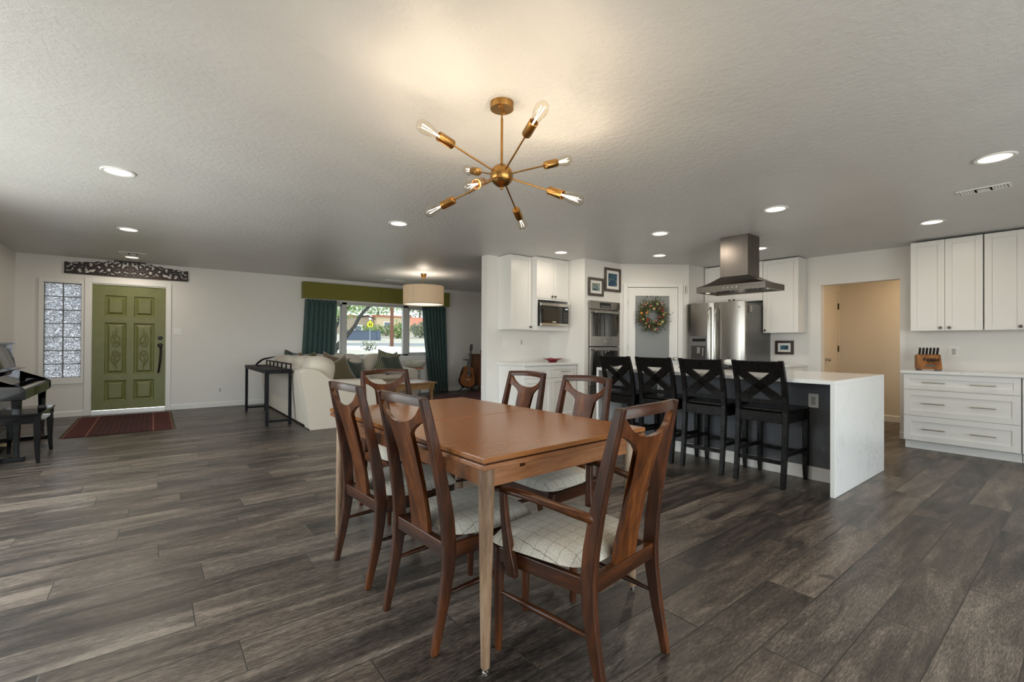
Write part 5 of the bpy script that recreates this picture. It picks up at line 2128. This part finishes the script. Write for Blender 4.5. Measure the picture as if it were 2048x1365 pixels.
pts = [(-0.075, 0.0, 0.014), (-0.05, 0.01, 0.045), (-0.015, 0.03, 0.072), (0.02, 0.04, 0.098), (0.05, 0.05, 0.112), (0.09, 0.055, 0.120), (0.15, 0.06, 0.130), (0.23, 0.07, 0.150)]
B().tube(pts, [0.014, 0.017, 0.016, 0.015, 0.014, 0.013, 0.011, 0.004], 10).build('branch', BW, t, smooth=60)
B().box(-0.075, -0.005, -0.05, 0.03, 0, 0.010).build('base', BW, t)

# ------------------------------------------------------------------ curtains and valance
t = thing('window_valance', 'olive green boxed valance over the living room window', 'valance', (2.36, YF - 0.15, 2.07))
b = B()
b.box(0, 3.385 - 0.03, 0, 0.02, 0, 0.322)
b.box(0, 0.02, 0.02, 0.15, 0, 0.322)
b.box(3.335, 3.355, 0.02, 0.15, 0, 0.322)
b.box(0, 3.355, 0.0, 0.15, 0.322, 0.334)
b.build('cornice', VALANCE, t, bevel=0.004)
B().box(1.6, 1.603, -0.0015, 0, 0.0, 0.322).build('seam', plain('seam_olive', srgb(80, 80, 30), 0.8), t)


def curtain(label, x0, x1, xb0, xb1, ybase, folds, zb=0.012):
    t_ = thing('curtain', label, 'curtain', (0, 0, 0), 0, 'teal curtains')
    nu, nv = folds * 8, 14

    def f(u, v):
        z = zb + (2.06 - zb) * v
        s = (1 - v)
        xa, xc = x0 + (xb0 - x0) * s ** 1.2, x1 + (xb1 - x1) * s ** 1.2
        x = xa + (xc - xa) * (u + 0.012 * math.sin(u * folds * 4 * math.pi))
        y = ybase + 0.030 * math.cos(u * folds * 2 * math.pi) * (0.75 + 0.35 * s) + 0.012 * math.sin(u * 9 + v * 3)
        return (x, y, z)
    b_ = B()
    b_.grid(f, nu, nv)
    b_.build('panel', CURTAIN, t_, smooth=0, solid=0.006)
    return t_


curtain('dark teal velvet curtain on the left of the big window', 2.42, 3.05, 2.32, 2.98, YF - 0.075, 7)
curtain('dark teal velvet curtain on the right of the big window', 5.02, 5.66, 5.24, 5.74, YF - 0.075, 7)

# ------------------------------------------------------------------ coffee table
t = thing('coffee_table', 'pine coffee table with turned legs in front of the sofa', 'table', (3.74, 8.12, 0.010), 0)
hx, hy = 0.42, 0.56
B().box(-hx, hx, -hy, hy, 0.425, 0.452).build('tabletop', PINE, t, bevel=0.006)
b = B()
b.box(-hx + 0.05, hx - 0.05, -hy + 0.05, -hy + 0.072, 0.325, 0.425)
b.box(-hx + 0.05, hx - 0.05, hy - 0.072, hy - 0.05, 0.325, 0.425)
b.box(-hx + 0.05, -hx + 0.072, -hy + 0.072, hy - 0.072, 0.325, 0.425)
b.box(hx - 0.072, hx - 0.05, -hy + 0.072, hy - 0.072, 0.325, 0.425)
b.build('apron', PINE, t)
for sx_ in (-1, 1):
    for sy_ in (-1, 1):
        px, py = sx_ * (hx - 0.075), sy_ * (hy - 0.075)
        b = B()
        b.box(px - 0.037, px + 0.037, py - 0.037, py + 0.037, 0.315, 0.425)
        b.lathe([(0.018, 0), (0.027, 0.02), (0.024, 0.05), (0.031, 0.07), (0.022, 0.09), (0.034, 0.13), (0.037, 0.18), (0.028, 0.22), (0.036, 0.24), (0.024, 0.26), (0.034, 0.285), (0.034, 0.316)], 18, (px, py, 0))
        b.build('leg', PINE, t, smooth=50)

# ------------------------------------------------------------------ side table and bowl by the curtain
t = thing('side_table', 'small wooden side table on hairpin legs beside the sofa arm', 'side table', (4.63, 9.40, 0))
B().lathe([(0.17, 0.598), (0.18, 0.604), (0.18, 0.622), (0.17, 0.628)], 32).build('tabletop', wood('honey_oak', srgb(150, 96, 48), srgb(184, 128, 76), srgb(206, 154, 100), 'x', 10, 0.4), t, smooth=40)
for k in range(3):
    a = 0.5 + k * 2 * math.pi / 3
    c, s = math.cos(a), math.sin(a)
    px, py = -s * 0.035, c * 0.035
    foot = (c * 0.19, s * 0.19, 0.004)
    B().tube([(c * 0.11 + px, s * 0.11 + py, 0.6), (foot[0] + px * 0.15, foot[1] + py * 0.15, 0.012), foot, (foot[0] - px * 0.15, foot[1] - py * 0.15, 0.012), (c * 0.11 - px, s * 0.11 - py, 0.6)], 0.005, 8).build('leg', plain('hairpin_steel', (0.25, 0.25, 0.24), 0.35, 0.9), t, smooth=60)
t = thing('bowl', 'wide cream bowl on the hairpin side table', 'bowl', (4.63, 9.40, 0.628))
B().lathe([(0.10, 0.0), (0.16, 0.018), (0.205, 0.06), (0.225, 0.12), (0.228, 0.155), (0.222, 0.155), (0.218, 0.12), (0.19, 0.06), (0.10, 0.02), (0.001, 0.018)], 36, caps=False).build('shell', plain('cream_ceramic', srgb(206, 202, 188), 0.35), t, smooth=60)

# ------------------------------------------------------------------ guitar on its stand
gx, gy = 6.05, 9.52
t = thing('guitar_stand', 'black folding guitar stand by the living room wall', 'stand', (gx, gy, 0))
b = B()
for a in (200, 340, 90):
    b.tube([(0, 0.10, 0.12), (0.24 * math.cos(R(a)), 0.10 + 0.20 * math.sin(R(a)), 0.012)], 0.011, 8)
    b.sphere((0.24 * math.cos(R(a)), 0.10 + 0.20 * math.sin(R(a)), 0.014), 0.014, nu=8, nv=6)
b.build('leg', BLACKM, t, smooth=50)
b = B()
b.tube([(0, 0.10, 0.10), (0.0, 0.13, 0.45), (0.10, 0.145, 0.62), (0.135, 0.14, 0.72), (0.10, 0.11, 0.765), (0.02, 0.09, 0.77)], 0.010, 8)
b.tube([(0.07, 0.045, 0.775), (-0.07, 0.045, 0.785)], 0.008, 8)
b.tube([(0.02, 0.09, 0.77), (0.03, 0.045, 0.777)], 0.008, 8)
b.build('neck_holder', BLACKM, t, smooth=50)
b = B()
b.tube([(-0.12, -0.08, 0.135), (-0.12, -0.03, 0.11), (-0.10, 0.10, 0.115), (0.10, 0.10, 0.115), (0.12, -0.03, 0.11), (0.12, -0.08, 0.135)], 0.010, 8)
b.build('cradle', BLACKM, t, smooth=50)
t = thing('guitar', 'acoustic guitar with sunburst brown body on a stand by the wall', 'guitar', (gx - 0.03, gy - 0.055, 0.122))
t.rotation_euler = (R(-9), R(11), R(-8))


def body_outline(sc=1.0):
    pts = []
    prof = [(0.0, 0.0), (0.09, 0.006), (0.155, 0.04), (0.197, 0.11), (0.203, 0.17), (0.185, 0.235), (0.142, 0.30), (0.128, 0.335), (0.137, 0.385), (0.148, 0.43), (0.138, 0.47), (0.10, 0.497), (0.05, 0.505)]
    right = [(x * sc, z) for x, z in prof]
    return right + [(-x, z) for x, z in right[::-1] if x > 0]


b = B()
b.prism(body_outline(), 0.0, 0.10, 'xz')
bd = b.build('body', wood('guitar_side', srgb(30, 14, 8), srgb(48, 22, 12), srgb(66, 32, 16), 'z', 8, 0.2), t, bevel=0.004, smooth=30)
b = B()
b.prism([(x * 0.985, 0.252 + (z - 0.252) * 0.985) for x, z in body_outline()], -0.004, 0.0, 'xz')
b.build('soundboard', GUITARW, t)
MX = Matrix.Rotation(R(90), 4, 'X')
b = B()
b.lathe([(0.048, 0.004), (0.048, 0.0055), (0.001, 0.0056)], 24, (0, 0, 0.345), MX, caps=False)
b.build('sound_hole', DARK, t)
b = B()
b.lathe([(0.058, 0.004), (0.058, 0.0052), (0.049, 0.0052)], 24, (0, 0, 0.345), MX, caps=False)
b.build('rosette', plain('rosette_pale', srgb(150, 110, 60), 0.4), t)
b = B()
b.prism([(0.045, 0.24), (0.09, 0.25), (0.10, 0.30), (0.07, 0.37), (0.055, 0.32)], -0.006, -0.004, 'xz')
b.build('pickguard', DARK, t)
B().box(-0.055, 0.055, -0.012, -0.004, 0.165, 0.185).build('bridge', plain('bridge_bone', srgb(196, 160, 104), 0.4), t)
b = B()
b.loft([[(-0.028, -0.008, 0.36), (0.028, -0.008, 0.36), (0.024, 0.016, 0.36), (-0.024, 0.016, 0.36)], [(-0.022, -0.008, 0.90), (0.022, -0.008, 0.90), (0.018, 0.014, 0.90), (-0.018, 0.014, 0.90)]])
nk = b.build('neck', plain('ebony', (0.02, 0.014, 0.01), 0.35), t)
b = B()
b.prism([(-0.022, 0.90), (0.022, 0.90), (0.036, 0.94), (0.032, 1.06), (0.012, 1.075), (-0.012, 1.068), (-0.032, 1.06), (-0.036, 0.94)], -0.002, 0.014, 'xz')
hs = b.build('headstock', plain('ebony', (0.02, 0.014, 0.01), 0.35), t)
for s in (-1, 1):
    for z in (0.955, 0.99, 1.025):
        b = B()
        b.tube([(s * 0.030, 0.006, z), (s * 0.055, 0.006, z)], 0.003, 6)
        b.sphere((s * 0.058, 0.006, z), 0.008, nu=8, nv=6)
        b.build('tuning_peg', CHROME, hs, smooth=60)
b = B()
for i in range(6):
    x = (i - 2.5) * 0.0095
    b.tube([(x, -0.0125, 0.175), (x * 0.72, -0.010, 0.90)], 0.0006, 4)
b.build('strings', CHROME, t)

# ------------------------------------------------------------------ cabinet and vase behind the partition
t = thing('sideboard', 'brown wooden cabinet against the wall behind the guitar, cut off by the white wall end', 'cabinet', (6.36, 9.46, 0))
B().box(0, 1.1, 0, 0.43, 0.14, 0.885).build('body', CABW, t, bevel=0.004)
B().box(-0.03, 1.13, -0.025, 0.44, 0.885, 0.912).build('top', CABW, t, bevel=0.004)
for x in (0.03, 1.02):
    for y in (0.02, 0.36):
        B().box(x, x + 0.05, y, y + 0.05, 0, 0.14).build('leg', CABW, t)
for x0 in (0.02, 0.555):
    o = shaker(B(), x0, x0 + 0.525, 0.16, 0.865, 0.016, 0.07).build('door', CABW, t)
    B().sphere((x0 + (0.48 if x0 < 0.1 else 0.045), -0.028, 0.55), 0.013, nu=10, nv=8).build('knob', BRASS, o, smooth=60)
t = thing('vase', 'small dark vase on top of the wooden cabinet', 'vase', (6.57, 9.62, 0.912))
B().lathe([(0.035, 0), (0.05, 0.04), (0.045, 0.09), (0.022, 0.13), (0.02, 0.17), (0.035, 0.185), (0.030, 0.185), (0.015, 0.16)], 20, caps=False).build('body', plain('dark_glaze', (0.03, 0.018, 0.012), 0.25), t, smooth=60)

# ------------------------------------------------------------------ piano and bench
t = thing('piano', 'glossy black upright piano against the left wall, cut off by the left edge', 'piano', (XL + 0.01, 7.20, 0))
# local x away from the wall, y along the wall
YA, YB2 = -0.72, 0.72
b = B()
b.box(0.0, 0.30, YA, YB2, 0.04, 1.14)
b.build('case', BLACKP, t, bevel=0.006)
B().box(-0.005, 0.335, YA - 0.015, YB2 + 0.015, 1.14, 1.165).build('lid', BLACKP, t, bevel=0.006)
for y in (YA, YB2 - 0.04):
    b = B()
    b.prism([(0.28, 0.60), (0.61, 0.60), (0.628, 0.615), (0.63, 0.70), (0.60, 0.725), (0.40, 0.735), (0.30, 0.86), (0.28, 0.86)], y, y + 0.04, 'xz')
    b.build('cheek', BLACKP, t, bevel=0.004)
B().box(0.28, 0.615, YA + 0.04, YB2 - 0.04, 0.60, 0.672).build('keybed', BLACKP, t, bevel=0.004)
B().box(0.60, 0.622, YA + 0.04, YB2 - 0.04, 0.60, 0.700).build('key_slip', BLACKP, t, bevel=0.004)
nw = 52
kw = (YB2 - YA - 0.12) / nw
b = B()
for i in range(nw):
    y = YA + 0.06 + i * kw
    b.box(0.44, 0.595, y + 0.0006, y + kw - 0.0006, 0.672, 0.700)
b.build('white_keys', plain('ivory', (0.75, 0.74, 0.70), 0.2), t)
b = B()
for i in range(nw - 1):
    if i % 7 in (0, 1, 3, 4, 5):
        y = YA + 0.06 + (i + 1) * kw
        b.box(0.44, 0.54, y - 0.006, y + 0.006, 0.700, 0.712)
b.build('black_keys', BLACKP, t)
b = B()
b.prism([(0.30, 0.70), (0.44, 0.70), (0.44, 0.715), (0.36, 0.84), (0.335, 0.86), (0.30, 0.86)], YA + 0.04, YB2 - 0.04, 'xz')
b.build('fallboard', BLACKP, t, bevel=0.004)
b = B()
b.loft([[(0.34, y, 0.872), (0.42, y, 0.862), (0.43, y, 0.872), (0.35, y, 0.884)] for y in (YA + 0.12, YB2 - 0.12)])
b.loft([[(0.345, y, 0.884), (0.357, y, 0.882), (0.32, y, 1.10), (0.308, y, 1.10)] for y in (YA + 0.16, YB2 - 0.16)])
b.build('music_desk', BLACKP, t, bevel=0.003)
for y in (YA + 0.03, YB2 - 0.09):
    b = B()
    b.loft([rect(0.56, y + 0.03, z, h_, h_) for z, h_ in ((0.04, 0.022), (0.12, 0.020), (0.45, 0.030), (0.60, 0.034))])
    b.box(0.28, 0.62, y - 0.005, y + 0.065, 0.0, 0.045)
    b.build('leg', BLACKP, t, bevel=0.004)
b = B()
b.box(0.30, 0.34, YA, YB2, 0.04, 0.14)
b.build('bottom_rail', BLACKP, t)
for k in (-1, 0, 1):
    b = B()
    b.beam((0.33, k * 0.07, 0.075), (0.47, k * 0.07, 0.055), 0.028, 0.012)
    b.build('pedal', plain('polished_brass', (0.70, 0.52, 0.26), 0.2, 1.0), t, bevel=0.003)

t = thing('piano_bench', 'glossy black piano bench at the keyboard', 'bench', (-1.02, 6.687, 0))
hx, hy = 0.185, 0.385
B().box(-hx, hx, -hy, hy, 0.462, 0.484).build('seat', BLACKP, t, bevel=0.005)
b = B()
for a in ((-hx + 0.02, hx - 0.02, -hy + 0.02, -hy + 0.04), (-hx + 0.02, hx - 0.02, hy - 0.04, hy - 0.02), (-hx + 0.02, -hx + 0.04, -hy + 0.04, hy - 0.04), (hx - 0.04, hx - 0.02, -hy + 0.04, hy - 0.04)):
    b.box(*a, 0.385, 0.462)
b.build('apron', BLACKP, t, bevel=0.003)
for sx_ in (-1, 1):
    for sy_ in (-1, 1):
        b = B()
        px, py = sx_ * (hx - 0.035), sy_ * (hy - 0.035)
        b.loft([rect(px + sx_ * 0.008, py + sy_ * 0.008, 0, 0.014, 0.014), rect(px, py, 0.14, 0.018, 0.018), rect(px, py, 0.34, 0.026, 0.026), rect(px, py, 0.462, 0.027, 0.027)])
        b.build('leg', BLACKP, t, bevel=0.003)

# ------------------------------------------------------------------ outside, seen through the windows
GY = [(10.0, -0.15), (16.0, 0.10), (26.0, 0.55), (40.0, 0.85), (52.0, 1.35), (70.0, 2.45), (140.0, 9.0)]


def gz(y):
    for a, c in zip(GY, GY[1:]):
        if y <= c[0]:
            s = max(0, (y - a[0]) / (c[0] - a[0]))
            return a[1] + (c[1] - a[1]) * s
    return GY[-1][1]


GRAVEL = noisy('desert_gravel', srgb(158, 150, 138), srgb(180, 172, 158), 3, 0.95)
ROAD = noisy('asphalt', srgb(112, 114, 118), srgb(126, 128, 130), 3, 0.9)
CONC = noisy('pale_concrete', srgb(214, 212, 206), srgb(228, 226, 222), 4, 0.9)
b = B()
b.loft([[(-90, y, z), (130, y, z), (130, y, z - 0.4), (-90, y, z - 0.4)] for y, z in GY])
struct(b.build('ground', GRAVEL))
b = B()
b.loft([[(x, y, gz(y) + dz) for x, dz in ((-90, 0.015), (130, 0.015), (130, -0.2), (-90, -0.2))] for y in (41.0, 47.0)])
struct(b.build('street', ROAD))
b = B()
b.loft([[(x, y, gz(y) + dz) for x, dz in ((11.0, 0.02), (17.0, 0.02), (17.0, -0.2), (11.0, -0.2))] for y in (27.0, 33.0, 40.0, 41.0)])
struct(b.build('driveway', CONC))


def at(px, py, Y):
    """point on the plane y=Y seen at a picture position (used to measure positions off the photograph)"""
    d_ = rr * ((px - 1024) / 919.2) - uu * ((py - 682.5) / 919.2) + fw
    s = Y / d_.y
    return Vector((d_.x * s, Y, 1.18 + d_.z * s))


# low grey wall
p0, p1 = at(692, 680, 54.0), at(761, 683, 54.0)
t = thing('garden_wall', 'low blue-grey garden wall across the street', 'wall', (p0.x, 54.0, gz(54.0) - 0.05))
GW = noisy('blue_grey_stucco', srgb(84, 94, 112), srgb(94, 104, 122), 6, 0.9)
B().box(0, p1.x - p0.x, 0, 0.25, 0, 1.15).build('wall_panel', GW, t)
B().box(-0.05, p1.x - p0.x + 0.05, -0.05, 0.30, 1.15, 1.22).build('cap', GW, t)
B().box(p1.x - p0.x - 0.45, p1.x - p0.x, -0.06, 0.31, 0, 1.25).build('post', GW, t)

# neighbour houses
STU = noisy('tan_stucco', srgb(196, 174, 142), srgb(206, 186, 156), 3, 0.95)
STG = noisy('taupe_stucco', srgb(150, 136, 118), srgb(160, 146, 128), 3, 0.95)
TILE = noisy('clay_roof_tile', srgb(168, 98, 74), srgb(190, 122, 96), 5, 0.9)
t = thing('house', 'tan stucco house with flat roof across the street', 'house', (0, 0, 0))
q0, q1, q2 = at(732, 668, 70), at(753, 668, 70), at(786, 668, 70)
top1 = at(770, 634, 70).z
B().box(q1.x, q2.x + 3.0, 70, 80, gz(70) - 0.3, top1).build('wall', STU, t)
B().box(q0.x - 4, q1.x, 71, 80, gz(70) - 0.3, top1 - 0.1).build('wing', STG, t)
b = B()
b.box(q0.x - 4.2, q1.x, 70.8, 80, top1 - 0.1, top1 + 0.12)
b.box(q1.x - 0.2, q2.x + 3.2, 69.8, 80.2, top1, top1 + 0.22)
b.build('parapet', TILE, t)
wv = at(776, 652, 70)
f_ = B().box(wv.x - 0.75, wv.x + 0.75, 69.93, 70.0, wv.z - 0.65, wv.z + 0.65).build('window', TRIM, t)
B().box(wv.x - 0.62, wv.x + 0.62, 69.90, 69.93, wv.z - 0.52, wv.z + 0.52).build('pane', plain('far_window', (0.12, 0.14, 0.17), 0.2), f_)
wv = at(716, 662, 71)
f_ = B().box(wv.x - 0.7, wv.x + 0.7, 70.92, 71.0, gz(71) - 0.1, wv.z + 0.9).build('window', TRIM, t)
B().box(wv.x - 0.5, wv.x + 0.5, 70.89, 70.92, gz(71) + 0.1, wv.z + 0.75).build('pane', plain('far_window', (0.12, 0.14, 0.17), 0.2), f_)
t = thing('house', 'house with red clay tile roof seen in the right window pane', 'house', (0, 0, 0))
q0, q1 = at(815, 672, 78), at(880, 672, 78)
ze, zt2 = at(830, 652, 78).z, at(830, 638, 78).z
B().box(q0.x, q1.x + 4, 78, 90, gz(78) - 0.3, ze).build('wall', STU, t)
b = B()
b.loft([[(x, 77.4, ze), (x, 90.5, ze), (x, 84, zt2 + 0.6)] for x in (q0.x - 0.6, q1.x + 4.5)])
b.build('roof', TILE, t)
wv = at(826, 660, 78)
B().box(wv.x - 0.6, wv.x + 0.6, 77.93, 78.0, wv.z - 0.5, wv.z + 0.5).build('window', plain('far_window', (0.12, 0.14, 0.17), 0.2), t)

# utility pole and school crossing sign
pb = at(783.5, 695.7, 40.0)
t = thing('utility_pole', 'brown wooden utility pole outside the big window', 'pole', (pb.x, 40.0, gz(40) - 0.1))
B().lathe([(0.17, 0), (0.13, 9.0)], 14).build('shaft', noisy('creosote_wood', srgb(96, 62, 48), srgb(122, 82, 64), 14, 0.9), t, smooth=40)
B().beam((-1.2, 0, 8.3), (1.2, 0, 8.3), 0.12, 0.14).build('crossarm', noisy('creosote_wood', srgb(96, 62, 48), srgb(122, 82, 64), 14, 0.9), t)
ps = at(740, 648, 50.0)
t = thing('crossing_sign', 'yellow pedestrian crossing sign on a thin post across the street', 'street sign', (ps.x, 50.0, gz(50) - 0.1))
zz = ps.z - gz(50) + 0.1
B().lathe([(0.03, 0), (0.03, zz + 0.9)], 8).build('post', plain('galvanised', (0.5, 0.5, 0.5), 0.5, 0.5), t)
b = B()
b.prism([(-0.30, zz - 0.36), (0.30, zz - 0.36), (0.36, zz + 0.02), (0.0, zz + 0.40), (-0.36, zz + 0.02)], -0.07, -0.05, 'xz')
b.build('panel', plain('school_yellow', srgb(222, 220, 30), 0.5), t)
for s in (-1, 1):
    b = B()
    b.prism([(s * 0.10 - 0.05, zz - 0.26), (s * 0.10 + 0.05, zz - 0.26), (s * 0.10 + 0.06, zz + 0.0), (s * 0.10 - 0.06, zz + 0.0)], -0.078, -0.07, 'xz')
    b.lathe([(0.045, 0), (0.045, 0.008)], 12, (s * 0.10, -0.07, zz + 0.06), Matrix.Rotation(R(90), 4, 'X'))
    b.build('walking_figure', DARK, t)
B().box(-0.14, 0.14, -0.07, -0.05, zz + 0.45, zz + 0.85).build('upper_plate', TRIM, t)


# trees and shrubs
def leaves(b, c, rx, ry, rz, n, size, rg):
    for i in range(n):
        while True:
            v = Vector((rg.uniform(-1, 1), rg.uniform(-1, 1), rg.uniform(-1, 1)))
            if 0.25 < v.length < 1:
                break
        p = Vector((c[0] + v.x * rx, c[1] + v.y * ry, c[2] + v.z * rz))
        d_ = Vector((rg.gauss(0, 1), rg.gauss(0, 1), rg.gauss(0, 0.7))).normalized()
        s_ = d_.cross(Vector((rg.gauss(0, 1), rg.gauss(0, 1), rg.gauss(0, 1)))).normalized()
        k = size * rg.uniform(0.6, 1.3)
        b.bm.faces.new([b.bm.verts.new(q) for q in (p, p + d_ * k * 0.5 + s_ * k * 0.3, p + d_ * k, p + d_ * k * 0.5 - s_ * k * 0.3)])
    return b


LF1 = noisy('mesquite_leaf', srgb(120, 150, 92), srgb(160, 186, 120), 2, 0.7)
LF2 = noisy('shrub_leaf', srgb(92, 116, 66), srgb(140, 156, 92), 2, 0.7)
LF3 = noisy('grey_shrub_leaf', srgb(110, 116, 96), srgb(150, 152, 128), 2, 0.7)
BARK = noisy('mesquite_bark', srgb(40, 38, 36), srgb(74, 70, 66), 16, 0.95, 0.3)
rg = random.Random(5)
t = thing('mesquite_tree', 'leaning mesquite tree with dark branches close outside the big window', 'tree', (0, 0, 0))
b = B()
Yt = 17.0
pth = [at(x, y, Yt) for x, y in ((660, 716), (668, 700), (684, 684), (697, 668), (710, 652), (719, 634), (733, 618), (748, 606), (765, 596))]
pth[0].z = gz(Yt) - 0.1
b.tube(pth, [0.13, 0.12, 0.10, 0.07, 0.062, 0.062, 0.06, 0.052, 0.04], 10)
p2 = [at(x, y, Yt + 0.3) for x, y in ((664, 704), (668, 680), (670, 656), (680, 636), (700, 610))]
b.tube(p2, [0.11, 0.10, 0.08, 0.06, 0.04], 8)
p3 = [at(x, y, Yt) for x, y in ((719, 634), (735, 632), (752, 640))]
b.tube(p3, [0.04, 0.03, 0.012], 6)
p4 = [at(x, y, Yt) for x, y in ((668, 700), (655, 660), (640, 610))]
b.tube(p4, [0.09, 0.07, 0.05], 8)
b.build('trunk', BARK, t, smooth=60)
b = B()
for x, y, r_, n_ in ((690, 612, 0.8, 420), (660, 600, 1.0, 420), (715, 600, 0.7, 300), (690, 570, 1.4, 500), (760, 580, 0.9, 260), (674, 640, 0.45, 120)):
    p = at(x, y, Yt + 0.5)
    leaves(b, p, r_, r_ * 0.8, r_ * 0.7, n_, 0.10, rg)
b.build('foliage', LF1, t)


def tree(label, px, Y, h, r_, mat, n=900, sz=0.3):
    p = at(px, 680, Y)
    t_ = thing('tree', label, 'tree', (p.x, Y, gz(Y) - 0.1), 0, 'trees beyond the street')
    B().tube([(0, 0, 0), (0.1, 0, h * 0.35), (0.0, 0.1, h * 0.7)], [0.2, 0.15, 0.08], 8).build('trunk', BARK, t_, smooth=60)
    b_ = B()
    leaves(b_, (0, 0, h * 0.62), r_, r_, h * 0.42, n, sz, rg)
    b_.build('foliage', mat, t_)


tree('tree behind the flat roofed house, left of the utility pole', 755, 96, 8.5, 4.2, LF1, 1500, 0.5)
tree('tree behind the flat roofed house, right of the utility pole', 808, 118, 10.5, 4.4, LF1, 1300, 0.5)
tree('tree above the red tile roof in the right window pane', 838, 100, 9.0, 4.6, LF3, 1400, 0.5)
tree('tree at the left edge of the window view', 672, 88, 9.0, 4.6, LF1, 1500, 0.5)
tree('tall tree beyond the right end of the window view', 880, 88, 9, 5, LF2, 1200, 0.5)


def shrub(label, px, Y, r_, mat, n=260):
    p = at(px, 680, Y)
    t_ = thing('shrub', label, 'shrub', (p.x, Y, gz(Y) - 0.05), 0, 'desert shrubs')
    b_ = B()
    leaves(b_, (0, 0, r_ * 0.75), r_, r_, r_ * 0.8, n, r_ * 0.3, rg)
    b_.build('foliage', mat, t_)
    b_ = B()
    for i in range(5):
        a_ = i * 1.256
        b_.tube([(0, 0, 0), (math.cos(a_) * r_ * 0.5, math.sin(a_) * r_ * 0.5, r_ * 0.9)], [0.03, 0.012], 5)
    b_.build('stems', BARK, t_)


shrub('round shrub in front of the tan house window', 772, 66, 1.15, LF3)
shrub('tall yellow-green shrub right of the utility pole', 797, 60, 1.5, LF2, 360)
shrub('low green shrub behind the grey garden wall', 735, 60, 1.2, LF2)
shrub('small shrub below the yellow sign', 752, 62, 1.2, LF2)
shrub('grey shrub before the red roofed house', 842, 62, 1.6, LF3, 360)
shrub('small shrub at the end of the driveway', 738, 30, 0.5, LF3, 160)
